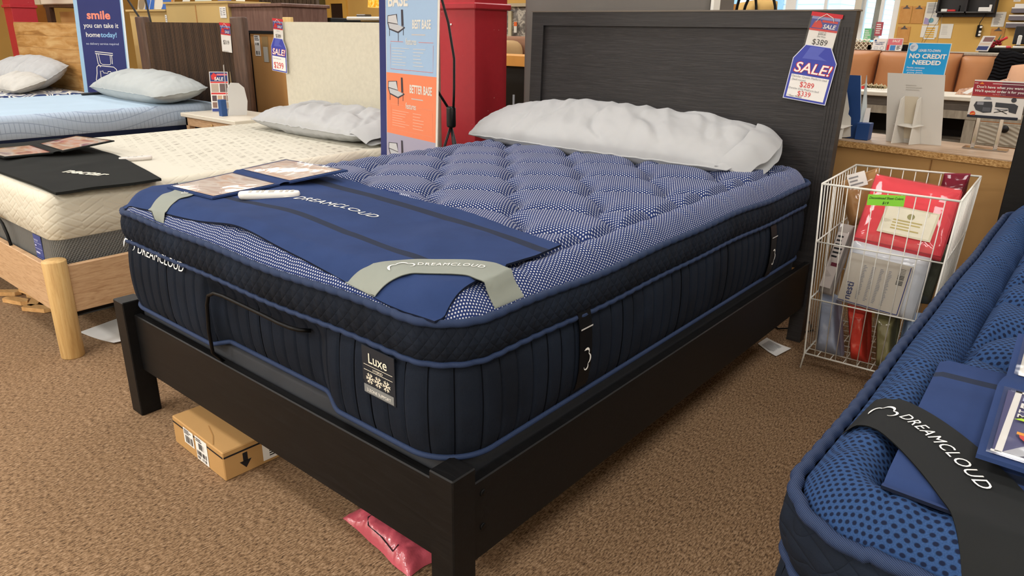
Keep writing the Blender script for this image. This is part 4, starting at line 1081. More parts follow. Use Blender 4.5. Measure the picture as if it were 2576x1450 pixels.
mb = MB(); mb.tube([hub+V((.02, 0, .03)), V((-1.928, 2.0, 1.02)), V((-1.925, 2.0, 1.17)), V((-1.945, 1.98, 1.35)), V((-1.975, 1.95, 1.50)), V((-2.02, 1.88, 1.68)), V((-1.98, 1.715, 1.90))], .0068, BLK, 8); mb.build('arm', bs)
mb = MB(); mb.tube([hub+V((-.015, 0, .04)), V((-2.03, 1.93, 1.05)), V((-2.10, 1.85, 1.25)), V((-2.14, 1.72, 1.90))], .0075, BLK, 8); mb.build('arm', bs)
for dx, dy in ((-.22, -.12), (.16, -.03), (.0, .24)):
    mb = MB(); mb.tube([hub+V((0, 0, -.05)), hub+V((dx*.5, dy*.5, -.42)), V((hub.x+dx, hub.y+dy, 0.006))], .0075, BLK, 8); mb.build('leg', bs)

sb = thing('banner_stand', (-6.9, 2.2, 0), 'dark blue banner stand reading smile you can take it home today', 'banner')
O = V((-7.05, 2.07, 0)); U = V((.35, .29, 0)).normalized(); W = (V((0, 0, 1))+U*.055).normalized(); O2 = O-U*.075; mb = MB()
mb.prism([(0, .1), (.475, .1), (.475, 1.98), (0, 1.98)], O2, U, W, .003, flat('#9ec6e6', .5)); pr = PR(mb, O2, U, W, .0008)
pr.rect(.038, .1, .447, 1.98, NAVYB); pr.rect(.458, .1, .475, 1.98, flat('#dfe9f2', .5))
SAL = flat('#f08f79', .5); LBL = flat('#8ec0ea', .5)
pr.text('smile', .115, 1.365, .105, SAL, 3, bold=.03, fit=.225); pr.text('you can take it', .075, 1.285, .062, WHITE, 3, bold=.008, fit=.335)
pr.text('home', .085, 1.20, .062, WHITE, 3, bold=.01, fit=.135); pr.text('today!', .23, 1.20, .062, LBL, 3, bold=.02, fit=.155); pr.text('no delivery service required', .078, 1.128, .030, flat('#c9d3ea', .5), 3, fit=.315)
for off in (0,):
    pr.line([(.155, 1.065), (.325, 1.050), (.325, 1.032), (.155, 1.047)], .007, WHITE, 3, True)
    pr.line([(.165, 1.045), (.172, .955), (.192, .92)], .006, WHITE, 3); pr.line([(.312, 1.03), (.312, .95)], .006, WHITE, 3)
    pr.line([(.185, 1.042), (.195, .96), (.215, .945), (.285, .943), (.297, .955), (.297, 1.032)], .005, WHITE, 3)
    pr.line([(.155, .92), (.17, .935), (.32, .922), (.345, .90), (.36, .80), (.345, .70), (.16, .70), (.135, .80), (.15, .86), (.155, .92)], .007, WHITE, 3)
    pr.line([(.195, .88), (.21, .885), (.215, .865), (.255, .863), (.26, .88), (.285, .88), (.29, .865), (.315, .862)], .006, WHITE, 3); pr.line([(.185, .885), (.185, .72)], .005, WHITE, 3); pr.line([(.325, .88), (.325, .72)], .005, WHITE, 3)
    pr.line([(.235, .80), (.255, .785), (.275, .80)], .006, SAL, 3)
mb.build('banner_panel', sb)
hub = V((-6.52, 2.55, .8)); mb = MB(); mb.box(hub-V((.03, .03, .06)), hub+V((.03, .03, .06)), BLK, .012, None, 2, True); mb.build('hub', sb)
for tx in ((-6.80, 2.30, 1.95), (-6.62, 2.45, 1.98)): mb = MB(); mb.tube([hub, hub+V((.03, .0, .35)), V(tx)-V((0, -.1, .25)), V(tx)], .010, BLK, 8); mb.build('arm', sb)
for dx, dy in ((-.2, -.15), (.2, -.05), (.0, .2)): mb = MB(); mb.tube([hub, V((hub.x+dx, hub.y+dy, .006))], .009, BLK, 8); mb.build('leg', sb)

# ================================================================ red columns
REDP = NT('red_column_paint'); c = REDP.co(); n_ = REDP.noise(c, 38, 2, .4); ch = REDP.m('GREATER_THAN', REDP.noise(c, 55, 1), .79)
REDPM = REDP.out(REDP.mix(ch, REDP.ramp(n_, (.3, '#ac222f'), (.7, '#b02531')), '#d8b9ae'), .42, .4)
for x0, y0, zb, lab in ((-2.335, 2.30, 1.428, 'red square column behind the BEST BASE banner stand'), (-10.74, 2.6, 1.50, 'red square column at the left edge behind the plank headboard')):
    cl = thing('column', (x0+.1425, y0+.1425, 0), lab, 'column')
    MB().box((x0, y0, 0), (x0+.285, y0+.285, 3.4), REDPM, .003).build('shaft', cl)
    MB().box((x0-.018, y0-.018, zb), (x0+.303, y0+.303, zb+.035), REDPM, .006).build('moulding', cl)
pn = MB(); pn.lathe((-2.235, 2.298, 1.345), [(.006, 0), (.006, .004), (.003, .006)], WHITE, 10, M=Matrix.Rotation(PI/2, 4, 'X')); tag(pn.build('push_pin'), 'white push pin stuck high in the red column behind the banner', 'pin')

# ================================================================ furniture behind the headboards
GREYP = fabric('grey_panel_paint', '#6f6b67', 30, .04, .04, .55, 2)
gp = thing('wardrobe_back', (-1.33, 2.75, 0), 'tall plain grey panel standing behind the black headboard', 'furniture')
mb = MB(); mb.box((-1.875, 2.52, 0), (-.735, 2.62, 1.92), GREYP, .03, None, 4, True); mb.build('back_panel', gp)
mb = MB(); mb.box((-1.80, 2.62, 0), (-.80, 2.95, 1.88), GREYP, .01); mb.build('body', gp)
mb = MB(); mb.box((-.735, 2.53, 0), (-.720, 2.60, 1.92), WHITE); mb.build('edge_strip', gp)
MDF = fabric('raw_fibreboard', '#c8ab72', 40, .06, .04, .8, 2); MDFD = fabric('raw_fibreboard_dark', '#b98a55', 40, .06, .06, .8, 2)
d1 = thing('dresser', (-6.5, 3.2, 0), 'taller dresser with raw fibreboard back and white sticker behind the fluted headboard', 'dresser')
mb = MB(); mb.box((-7.115, 3.0, 0), (-5.885, 3.45, 1.525), MDF, .004); mb.build('carcass', d1); MB().box((-7.13, 2.985, 1.525), (-5.87, 3.46, 1.545), MDF).build('top_edge', d1)
MB().box((-6.50, 2.996, .05), (-6.485, 3.0, 1.51), MDFD).build('joint_strip', d1)
lb = MB(); pr = PR(lb, (-6.03, 2.995, 1.39), (1, 0, 0), (0, 0, 1)); pr.rect(0, 0, .115, .10, PAPER); pr.rule(.01, .02, .05, .09, 5, GREYINK); pr.rule(.06, .02, .105, .09, 4, GREYINK); lb.build('sticker', d1)
d2 = thing('dresser', (-7.6, 3.25, 0), 'lower dresser with raw fibreboard back right of the smile banner', 'dresser')
MB().box((-8.06, 3.03, 0), (-7.13, 3.45, 1.455), MDF, .004).build('carcass', d2); MB().box((-8.08, 3.0, 1.455), (-7.135, 3.46, 1.475), MDF).build('top_edge', d2)
lb = MB(); pr = PR(lb, (-7.20, 3.02, 1.30), (1, 0, 0), (0, 0, 1)); pr.rect(0, 0, .04, .12, PAPER); pr.rule(.008, .01, .03, .11, 5, GREYINK); lb.build('sticker', d2)
# printed board with blue shapes lying behind on the low dresser
b_ = MB(); pb = [(-8.45, 0), (-7.58, 0), (-7.58, .30), (-8.45, .30)]; b_.prism([(x+8.45, y) for x, y in pb], (-8.45, 3.30, 1.476), (1, 0, 0), (0, .25, 1), .01, flat('#c9bda4', .6)); pr = PR(b_, (-8.45, 3.30, 1.476), (1, 0, 0), (0, .25, 1))
BLU = flat('#2f63b4', .5)
pr.poly([(.20, 0), (.42, 0), (.42, .11), (.36, .16), (.31, .11), (.26, .16), (.20, .10)], BLU); pr.disc(.53, .07, .10, flat('#d8d2c4', .5), 2, 16, .08); pr.poly([(.60, 0), (.82, 0), (.84, .09), (.74, .16), (.62, .14)], BLU); pr.disc(.10, .08, .08, flat('#8d7d63', .5), 2); pr.line([(.30, .0), (.33, .12)], .01, WHITE, 3); pr.line([(.80, .0), (.79, .1)], .008, NAVYB, 3); pr.rect(.82, .05, .87, .3, flat('#c07a2e'), 2)
tag(b_.build('printed_board'), 'printed board with blue and cream shapes leaning on the lower raw fibreboard dresser', 'picture')
for i, (x0, x1, h, col, lab) in enumerate(((-6.98, -6.83, .10, '#d7d9d2', 'white card sign at the left end of the taller dresser top'), (-6.78, -6.45, .11, '#c6d0c6', 'wide pale green card sign lying along the taller dresser top'), (-6.38, -6.13, .10, '#3f4f9a', 'blue and white card sign on the taller dresser top'), (-6.09, -5.93, .09, '#dedccf', 'cream card sign at the right end of the taller dresser top'))):
    s_ = MB(); s_.prism([(0, 0), (x1-x0, 0), (x1-x0, h), (0, h)], (x0, 3.12+.03*i, 1.546), (1, 0, 0), (0, .3, 1), .003, flat(col, .5)); pr = PR(s_, (x0, 3.12+.03*i, 1.546), (1, 0, 0), (0, .3, 1)); pr.rule(.02, .02, x1-x0-.02, h-.02, 3, GREYINK if i != 2 else WHITE)
    tag(s_.build('card_sign'), lab, 'sign', 'card signs on the taller dresser')
WAL = wood('walnut_veneer', '#5a4136', '#71544a', '#85685c', (14, 14, 2), 1.3, .5, .3, .05, 1.5)
wc = thing('chest', (-5.43, 3.25, 0), 'walnut brown chest side with overhanging top behind the sale tag', 'chest')
MB().box((-5.868, 3.02, 0), (-5.02, 3.5, 1.485), WAL, .004).build('carcass', wc); MB().box((-5.875, 2.995, 1.485), (-4.995, 3.52, 1.515), WAL, .006).build('top', wc)
lh = thing('headboard_for_sale', (-4.45, 2.62, 0), 'headboard turned round showing a raw orange back with barcode sticker, left of the cream headboard', 'headboard')
mb = MB(); mb.box((-4.89, 2.60, 0), (-4.03, 2.62, 1.262), MDFD); mb.build('back_panel', lh)
mb = MB(); mb.box((-4.935, 2.585, 0), (-4.885, 2.65, 1.285), BLACKW); mb.build('side_post', lh); mb = MB(); mb.box((-4.885, 2.59, 1.262), (-4.0, 2.65, 1.285), BLACKW); mb.build('top_rail', lh)
lb = MB(); pr = PR(lb, (-4.83, 2.599, 1.085), (1, 0, 0), (0, 0, 1)); pr.rect(.0, .0, .085, .165, PAPER); pr.rule(.008, .12, .075, .16, 3, INK); pr.bars(.01, .085, .07, .105, INK); pr.bars(.01, .01, .07, .04, INK); lb.build('sticker', lh)
lb = MB(); pr = PR(lb, (-4.715, 2.599, 1.04), (1, 0, 0), (0, 0, 1)); pr.rect(0, 0, .09, .2, flat('#9a7f55', .7)); pr.rect(.01, .0, .075, .12, flat('#b9b6ae', .7), 2); lb.build('torn_label', lh)
# table with cloth far left
tt = thing('table', (-10.7, 3.35, 0), 'dark legged table with a white cloth top behind the left red column', 'table')
MB().box((-11.1, 3.2, 1.525), (-9.9, 3.6, 1.56), DKW).build('frame', tt); MB().box((-11.11, 3.18, 1.56), (-9.95, 3.65, 1.66), flat('#e9e3cf', .8), .01).build('cloth', tt)
MB().box((-11.05, 3.2, 0), (-10.90, 3.26, 1.525), DKW).build('leg', tt); MB().box((-9.98, 3.2, 0), (-9.92, 3.26, 1.525), DKW).build('leg', tt)
MB().box((-10.84, 3.3, .3), (-9.98, 3.33, 1.47), fabric('tan_board', '#c0935a', 40, .05, .04, .8)).build('panel', tt)
o = MB().box((-11.38, 3.05, 0), (-11.12, 3.3, 1.56), fabric('orange_wood_panel', '#c98f45', 40, .05, .05, .6)).build('side_cabinet'); tag(o, 'narrow orange wood cabinet right beside the left red column', 'cabinet')
o = MB().box((-11.9, 3.3, 0), (-11.5, 3.34, 2.0), flat('#c9bfa6', .7)).build('room_divider'); tag(o, 'beige upright panel at the far left edge behind the red column', 'panel')
# centre distance
bk = thing('bamboo_screen', (-8.0, 5.0, 1.3), 'dark slatted bamboo screen hanging above black furniture in the distance', 'screen')
BAM = wood('dark_bamboo', '#3a3028', '#5a4c3f', '#7a6a58', (20, 20, 1), 1.5, .7); mb = MB()
for k in range(26):
    x = -8.5+k*.047; zl = 1.47+.02*math.sin(k*.5)+(.0 if k > 4 else .05); mb.cyl((x, 5.0+.01*(k % 2), zl), (x, 5.0, 2.1), .022, .022, BAM, 8)
mb.build('slats', bk); MB().box((-8.52, 5.03, 2.02), (-7.27, 5.07, 2.08), BAM).build('rail', bk); MB().box((-8.5, 5.03, 0), (-8.44, 5.07, 2.02), BAM).build('post', bk); MB().box((-7.33, 5.03, 0), (-7.28, 5.07, 2.02), BAM).build('post', bk)
o = MB().box((-8.5, 5.2, 0), (-7.25, 5.7, 1.44), BLACKP, .01).build('cabinet'); tag(o, 'black cabinet under the dark bamboo screen', 'cabinet')
OLV = flat('#6b6136', .7); o = MB().box((-14.0, 9.55, 0), (-13.6, 9.85, 3.4), OLV).build('trim_1'); structure(o)
o = MB().box((-14.05, 9.52, 0), (-14.0, 9.85, 3.4), flat('#d9d3bd', .6)).build('trim_2'); structure(o)
dr = MB(); dr.box((-13.37, 9.83, 0), (-12.93, 9.849, 1.83), flat('#33231c', .5)); d_ = dr.build('door_1'); structure(d_)
fm_ = MB(); YEL = fabric('door_frame_yellow', '#dcae55', 40, .04, .03, .6); fm_.box((-13.50, 9.80, 0), (-13.37, 9.85, 1.95), YEL); fm_.box((-12.93, 9.80, 0), (-12.80, 9.85, 1.95), YEL); fm_.box((-13.37, 9.80, 1.83), (-12.93, 9.85, 1.95), YEL); structure(fm_.build('trim_3'))
wt = thing('work_table', (-5.7, 4.8, 0), 'white topped table with rolled edge behind the cream headboard', 'table')
MB().box((-6.03, 4.5, 1.40), (-5.1, 5.1, 1.437), flat('#e6e2d6', .4), .01).build('top', wt); MB().box((-6.05, 4.49, 1.375), (-5.08, 5.12, 1.39), BLACKP).build('lower_edge', wt)
for x in (-6.0, -5.15): MB().box((x, 4.55, 0), (x+.04, 5.05, 1.375), flat('#8b8378', .5)).build('leg', wt)
o = MB().box((-5.98, 4.6, 1.438), (-5.82, 4.7, 1.465), flat('#4a443e', .4), .01).build('tray'); tag(o, 'small grey tray on the white topped table in the distance', 'tray')
o = MB().box((-5.50, 4.55, 1.438), (-5.30, 4.75, 1.525), WHITE, .004)
pr = PR(o, (-5.50, 4.55, 1.438), (1, 0, 0), (0, 0, 1)); pr.rect(.05, .0, .08, .087, flat('#5b5648')); tag(o.build('carton'), 'white carton with a dark stripe under the orange lampshade', 'box')
lp = thing('table_lamp', (-5.6, 4.72, 1.437), 'lamp with a glowing orange floral shade seen left of the BEST BASE banner', 'lamp')
FLS = NT('floral_shade'); n_ = FLS.noise(FLS.co(), 16, 3, .6, 1.2); colr = FLS.ramp(n_, (.3, '#d98a1e'), (.45, '#f2b234'), (.6, '#f6dc86'), (.72, '#d66a2a')); FLS.l.new(colr, FLS.p.inputs['Emission Color']); FLS.p.inputs['Emission Strength'].default_value = .7; FLSM = FLS.out(colr, .8, .1)
mb = MB(); mb.lathe((-5.60, 4.72, 1.535), [(.20, 0), (.17, .28)], FLSM, 32); mb.build('lamp_shade', lp); mb = MB(); mb.lathe((-5.60, 4.72, 1.437), [(.07, 0), (.07, .02), (.02, .04), (.02, .12)], flat('#5b4a30', .4), 20); mb.build('base', lp)
# gap between the red column and the grey panel
PLAS = NT('crumpled_plastic_wrap'); n_ = PLAS.noise(PLAS.co(), 7, 4, .65, 2.0); PLASM = PLAS.out(PLAS.ramp(n_, (.35, '#4f4944'), (.5, '#77716a'), (.6, '#c9c2b2'), (.7, '#6a655e')), .3, .5)
wr = thing('wrapped_chair', (-3.9, 5.2, 0), 'chair back wrapped in crumpled plastic with an orange tag, right of the red column', 'chair')
MB().box((-4.25, 4.95, 1.15), (-3.55, 5.05, 1.545), PLASM, .02, None, 2, True).build('wrapped_back', wr); MB().box((-4.02, 4.93, 1.2), (-3.98, 4.95, 1.5), flat('#c9bf9e', .6)).build('frame_stile', wr); MB().box((-4.3, 4.9, 1.54), (-3.5, 5.1, 1.57), flat('#b3a68b', .6)).build('top_rail', wr)
for x in (-4.24, -3.60): MB().box((x, 4.97, 0), (x+.04, 5.03, 1.15), DKW).build('leg', wr)
MB().box((-4.2, 4.7, 1.09), (-3.6, 4.95, 1.16), flat('#7b746c', .6), .02, None, 2, True).build('seat', wr)
lb = MB(); lb.box((-3.94, 4.925, 1.30), (-3.905, 4.93, 1.36), flat('#d9d5c9', .6)); lb.box((-3.94, 4.925, 1.36), (-3.905, 4.93, 1.40), flat('#e06a32', .5)); lb.build('hang_tag', wr)
rc = thing('sofa', (-3.75, 4.3, 0), 'tan cushioned sofa back between the red column and the grey panel', 'sofa')
LT = fabric('tan_suede', '#b3946a', 300, .2, .06); 
for x in (-3.95, -3.60): mb = MB(); mb.box((x-.17, 4.2, .85), (x+.17, 4.5, 1.235), LT, .09, None, 5, True); mb.build('cushion', rc)
MB().box((-4.2, 4.15, .0), (-3.35, 4.9, .85), fabric('brown_suede', '#7a5e49', 300, .2, .06), .03).build('base', rc); MB().box((-4.2, 4.5, .85), (-3.35, 4.62, 1.27), fabric('rose_brown_suede', '#96735e', 300, .2, .06), .03, None, 2, True).build('backrest', rc)
ct = thing('counter', (-3.05, 3.72, 0), 'orange wood topped counter right of the red column', 'counter')
MB().box((-3.4, 3.55, 1.06), (-2.4, 3.95, 1.135), fabric('orange_wood_top', '#d69a4e', 40, .05, .06, .45)).build('top', ct); MB().box((-3.35, 3.6, 0), (-2.45, 3.9, 1.06), flat('#14120f', .5)).build('body', ct)
dl = thing('hand_truck', (-2.72, 3.4, 0), 'grey looped handle of a hand truck standing right of the red column', 'hand truck')
mb = MB(); mb.tube([(-2.86, 3.42, .05), (-2.86, 3.42, 1.00), (-2.85, 3.42, 1.03), (-2.815, 3.42, 1.045), (-2.785, 3.42, 1.03), (-2.775, 3.42, 1.00), (-2.775, 3.42, .80), (-2.785, 3.42, .77), (-2.85, 3.42, .75)], .012, flat('#8b9096', .35, .5), 8); mb.build('handle', dl)
MB().box((-2.95, 3.3, 0.005), (-2.70, 3.5, .03), BLACKP).build('plate', dl)
mb = MB(); mb.tube([(-2.69, 3.43, .03), (-2.69, 3.43, .86)], .008, flat('#8b9096', .35, .5), 8); mb.build('upright', dl)
# behind the black headboard, right of the grey panel
GOLD = fabric('mustard_cushion', '#c9a566', 600, .2, .04)
ch = thing('hoop_chair', (-1.5, 5.0, 0), 'black hoop chair holding a mustard cushion behind the black headboard', 'chair')
for ax, ar in ((-1.60, .075), (-1.49, .13)):
    mb = MB(); mb.tube([(ax+ar*math.cos(t), 5.0+.05*math.sin(t*2), 1.30+.36*math.sin(t)) for t in [PI*k/18 for k in range(19)]], .011, BLACKP, 8); mb.build('hoop', ch)
MB().box((-1.82, 4.8, 1.22), (-1.34, 5.4, 1.30), BLACKP, .02).build('seat', ch)
for x, y in ((-1.80, 4.82), (-1.38, 4.82), (-1.80, 5.35), (-1.38, 5.35)): MB().box((x, y, 0), (x+.03, y+.03, 1.22), BLACKP).build('leg', ch)
pillow('cushion', 'mustard square cushion on the black hoop chair', (-1.53, 5.10, 1.445), .27, .27, .10, .0, GOLD, 41, 1.45, 'cushion', hem=False, wr=.4); pillow('cushion', 'second mustard cushion leaning behind on the hoop chair', (-1.66, 5.22, 1.44), .24, .26, .10, .4, GOLD, 43, 1.45, 'cushion', hem=False, wr=.4)
br = thing('display_board', (-1.95, 5.55, 0), 'orange brown board with small hung tags, right of the grey panel', 'display')
MB().box((-2.15, 5.6, 0), (-1.62, 5.64, 1.57), fabric('orange_board', '#b07a3a', 60, .05, .06, .6)).build('board', br)
for x, c_ in ((-2.05, '#2b2b2b'), (-1.74, '#d8d0b8')): MB().box((x, 5.58, 1.45), (x+.03, 5.6, 1.56), flat(c_, .5)).build('hanging_strip', br)
tg = MB(); tg.prism([(0, 0), (.065, 0), (.065, .04), (.05, .065), (.015, .065), (0, .04)], (-1.925, 5.57, 1.44), (1, 0, 0), (0, 0, 1), .004, flat('#e3cd4e', .5)); pr = PR(tg, (-1.925, 5.57, 1.44), (1, 0, 0), (0, 0, 1)); pr.rect(.015, .065, .055, .13, PAPER); pr.text('SALE', .033, .02, .018, flat('#b99a2a', .5), 2, 'CENTER', bold=.02, fit=.045); pr.disc(.035, .105, .012, GREYINK, 2); tag(tg.build('sale_tag'), 'small yellow and white SALE tag hanging on the orange brown board', 'price tag')

# ================================================================ the blue mattress at the right edge
RM = Mattress(.676, 2.24, -.105, 2.10, R=.11, qm=-1); RM.D = .095; RM.o = V((.765, .52))
hb2 = thing('bed_frame', (1.45, 1.1, 0), 'black bed frame with tall headboard post, at the right edge', 'bed frame')
MB().box((.625, 2.24, 0), (.70, 2.30, 1.40), BLACKW, .003).build('headboard_post', hb2); MB().box((.70, 2.25, .25), (2.20, 2.29, 1.40), HEADW).build('headboard_panel', hb2); MB().box((2.20, 2.24, 0), (2.275, 2.30, 1.40), BLACKW, .003).build('headboard_post', hb2)
MB().box((.665, -.02, .15), (.69, 2.24, .36), BLACKW, .003).build('side_rail', hb2); MB().box((2.21, -.02, .15), (2.235, 2.24, .36), BLACKW, .003).build('side_rail', hb2); MB().box((.69, -.02, .15), (2.21, .005, .36), BLACKW, .003).build('foot_rail', hb2)
for x in (.66, 2.18): MB().box((x, -.03, 0), (x+.06, .03, .36), BLACKW, .003).build('leg', hb2)
for k in range(9): MB().box((.69, .15+k*.23, .33), (2.21, .22+k*.23, .345), PINE).build('slat', hb2)
b2 = thing('adjustable_base', (1.45, 1.1, .345), 'charcoal base under the blue mattress at the right edge', 'bed base'); MB().box((.71, -.06, .346), (2.2, 2.08, .425), CHAR, .01).build('deck', b2)
RM.press = lambda x, y: x > .762 and y < .415
rm = RM.build('mattress', 'blue spacer mesh mattress with dark dots at the right edge', DOTS_B)
INKFELT = fabric('dark_mat_edge_blue', '#131a2c', 400, .2, .05)
RMAT = Mat2([(.772, -.050), (2.20, -.050), (2.20, .44), (.752, .405)], smooth_top(RM, True), .012, 9.0, .003, .005)
rf = thing('foot_mat', (1.4, .15, .8), 'blue felt foot mat under a black strap, on the mattress at the right edge', 'mat')
RMAT.mesh('felt', rf, FELT, ((.27, .27), (.86, .86)), FELTD, 130, 44)
so, P3, L = strap(RM, RMAT, (.694, .158), (.925, -.085), (-.006, .054), .105, rf, STRAPB)
mb = MB(); fn = lambda a, b, e: P3(a/L, b, e)
curve_line(mb, [(x*.040+.052, y*.040+.002) for x, y in CLOUD], [w*.040 for w in CLOUD_W], fn, WHITE, .0018); curve_text(mb, 'DREAMCLOUD', fn, .027, WHITE, u0=.086, fit=.172, eps=.0018, space=1.12, bold=.0); mb.build('lettering', so)
def m_pg():
    return flat('#3b3f78', .35, .4)
rfo = folder('brochure_folder', 'open blue brochure folder with navy price page on the foot mat at the right edge', [(.850, .060), (1.13, .055), (1.13, .300), (.842, .298)], [(.848, .335), (1.13, .335), (1.13, .545), (.842, .510)], (m_pg(), flat('#c9c6bd', .35, .4)), FELT, lambda u, v: .832, lambda u, v: .835+.012*v)
mb = MB(); pr = PR(mb, (.862, .074, .8345), (1, 0, 0), (0, 1, 0), .0004); pr.rect(.004, .002, .012, .212, PAPER); pr.rect(.0, .0, .25, .006, PAPER); pr.rect(.004, .206, .25, .212, PAPER)
pr.text('DREAMCLOUD', .0135, .180, .018, flat('#aab2da', .4), 2); pr.text('DreamCloud', .0135, .155, .024, WHITE, 2, bold=.02); pr.text('Hybrid', .0135, .137, .017, WHITE, 2, bold=.01); pr.text('M13', .0135, .121, .017, WHITE, 2, bold=.01); pr.poly([(.0125, .112), (.10, .112), (.105, .12), (.02, .12)], flat('#c6f03a', .5), 2)
pr.poly([(.012, .006), (.03, .006), (.075, .06), (.045, .06)], flat('#b9bcc4', .5), 2); pr.disc(.055, .065, .032, flat('#d93a3a', .5), 3, 20, .022); pr.poly([(.02, .066), (.09, .06), (.09, .067), (.02, .074)], flat('#f0a63a', .5), 4); pr.line([(.035, .06), (.05, .052), (.075, .066)], .006, WHITE, 5)
mb.build('printed_page', [c_ for c_ in rfo.children if c_.name.startswith('cover_leaf')][0])

# ================================================================ wire dump bin with packed sheets
WIREM = flat('#e3e2da', .35, .5)
wb = thing('wire_basket', (.29, 2.25, 0), 'white wire dump bin full of packed sheets beside the black headboard', 'basket')
TOPc = [V((.074, 1.942, .785)), V((.533, 1.964, .785)), V((.506, 2.565, .785)), V((.045, 2.487, .785))]
BOTc = [V((.100, 1.985, .07)), V((.505, 2.000, .07)), V((.482, 2.53, .07)), V((.075, 2.46, .07))]
def lvl(i, z):
    t = (z-.07)/(.785-.07); return BOTc[i].lerp(TOPc[i], t)
for a, b, nm, nw in ((0, 1, 'front_grid', 10), (1, 2, 'side_grid', 12), (2, 3, 'back_grid', 10), (3, 0, 'side_grid', 12)):
    mb = MB()
    for k in range(nw+1 if nm != 'side_grid' else nw):
        if nm == 'side_grid' and k == 0: continue
        t = k/nw; p0 = BOTc[a].lerp(BOTc[b], t); p1 = TOPc[a].lerp(TOPc[b], t); mb.cyl(p0-V((0, 0, .0)), p1, .0019, .0019, WIREM, 6)
    for z, r in ((.785, .0042), (.555, .003), (.315, .003), (.07, .0036)):
        mb.cyl(lvl(a, z), lvl(b, z), r, r, WIREM, 8)
    mb.build(nm, wb)
mb = MB()
for k in range(9):
    t = k/8; mb.cyl(BOTc[0].lerp(BOTc[3], t), BOTc[1].lerp(BOTc[2], t), .0019, .0019, WIREM, 6)
for k in range(9):
    t = k/8; mb.cyl(BOTc[0].lerp(BOTc[1], t), BOTc[3].lerp(BOTc[2], t), .0019, .0019, WIREM, 6)
mb.build('bottom_grid', wb)
for i in range(4):
    d = (BOTc[i]-(BOTc[0]+BOTc[2])/2).normalized()*.03; mb = MB(); mb.tube([lvl(i, .785), BOTc[i], BOTc[i]+V((d.x*.3, d.y*.3, -.066))], .0036, WIREM, 8); mb.build('leg', wb)
def pack(name, label, fl, fr, br, bl, th, m, film=True, labels=None, cat='package', inner=None, group='packed sheets in the wire bin', bul=.012):
    """plump wrapped pack: the four corners of its front face (bottom-left, bottom-right, top-right, top-left) and a thickness away from the viewer"""
    a, b, c, d = V(fl), V(fr), V(br), V(bl); U = (b-a).normalized(); W = (d-a); W = (W-U*W.dot(U)).normalized(); N = U.cross(W); cen = (a+b+c+d)/4 - N*th/2
    root = thing(name, (cen.x, cen.y, min(a.z, b.z, c.z, d.z)), label, cat, group)
    def sf(s_, gr=0.0):
        def f(u, v):
            p = (a*(1-u)+b*u)*(1-v)+(d*(1-u)+c*u)*v; e = min(1, 6*min(u, 1-u), 6*min(v, 1-v)); e = max(0, e)**.6
            off = (bul*(1-(2*u-1)**4)*(1-(2*v-1)**4)*.5 + noise.noise(p*30)*.004*gr) if s_ > 0 else 0
            ee = th/2*(1-e)*.5; pm = p-N*th/2
            return pm + N*(s_*(th/2-ee)+off*s_+gr*.003*s_) + (p-(a+b+c+d)/4)*.012*gr
        return f
    mb = MB(); m2 = inner or m
    mb.grid(sf(1), 16, 16, m, True); mb.grid(sf(-1), 16, 16, m, True, flip=True)
    for g in ((lambda t: (t, 0)), (lambda t: (1, t)), (lambda t: (1-t, 1)), (lambda t: (0, 1-t))):
        mb.grid(lambda t, k: V(sf(1)(*g(t))).lerp(V(sf(-1)(*g(t))), 1-k)+ (V(sf(1)(*g(t)))-(a+b+c+d)/4).normalized()*.006*math.sin(PI*k), 12, 6, m2, True)
    mb.build('folded_fabric', root)
    if film:
        fm2 = MB(); F = sf(1, 1.0); B = sf(-1, 1.0); fm2.grid(F, 20, 20, FILM, True)
        for g in ((lambda t: (t, 0)), (lambda t: (1, t)), (lambda t: (1-t, 1)), (lambda t: (0, 1-t))): fm2.grid(lambda t, k: V(F(*g(t))).lerp(V(B(*g(t))), 1-k), 12, 2, FILM, True)
        fm2.build('clear_bag', root)
    if labels:
        mb = MB(); pr = PR(mb, a+N*(bul*.6+.002), U, W, .0006); labels(pr, (b-a).length, (d-a).length); mb.build('insert_card', root)
    return root
REDF = fabric('red_sheet', '#e8525c', 90, .15, .05, .7); WHT = flat('#dfe3ea', .5); TANF = fabric('tan_sheet', '#b98d5c', 200, .3, .1, .8); MAR = fabric('dark_red_sheet', '#7e1230', 200, .2, .08, .6)
OLVF = fabric('olive_sheet', '#88825a', 200, .3, .12, .8); BGF = fabric('blue_grey_sheet', '#a3adc2', 200, .3, .1, .8); REDS = fabric('bright_red_sheet', '#dd4a3c', 200, .3, .1, .8); GRN = fabric('grey_green_sheet', '#55574a', 200, .3, .1, .8); LBF = fabric('pale_blue_sheet', '#93a8c8', 200, .3, .1, .8)
def redlab(pr, w, h):
    pr.rect(.07, .03, .255, .155, flat('#c9c2a9', .4)); pr.rect(.078, .037, .247, .148, flat('#d9d3be', .4), 2); pr.disc(.165, .118, .013, flat('#8f8a5e', .4), 3); pr.rule(.11, .05, .22, .10, 4, flat('#b2a36a', .4), 3)
    pr.rect(.0, .165, .085, .175, flat('#c02f3b', .5))
pack('sheet_set', 'red packed sheet set with a cream card, lying on top in the wire bin', (.197, 2.035, .590), (.497, 2.05, .570), (.490, 2.25, .785), (.188, 2.235, .808), .085, REDF, True, redlab)
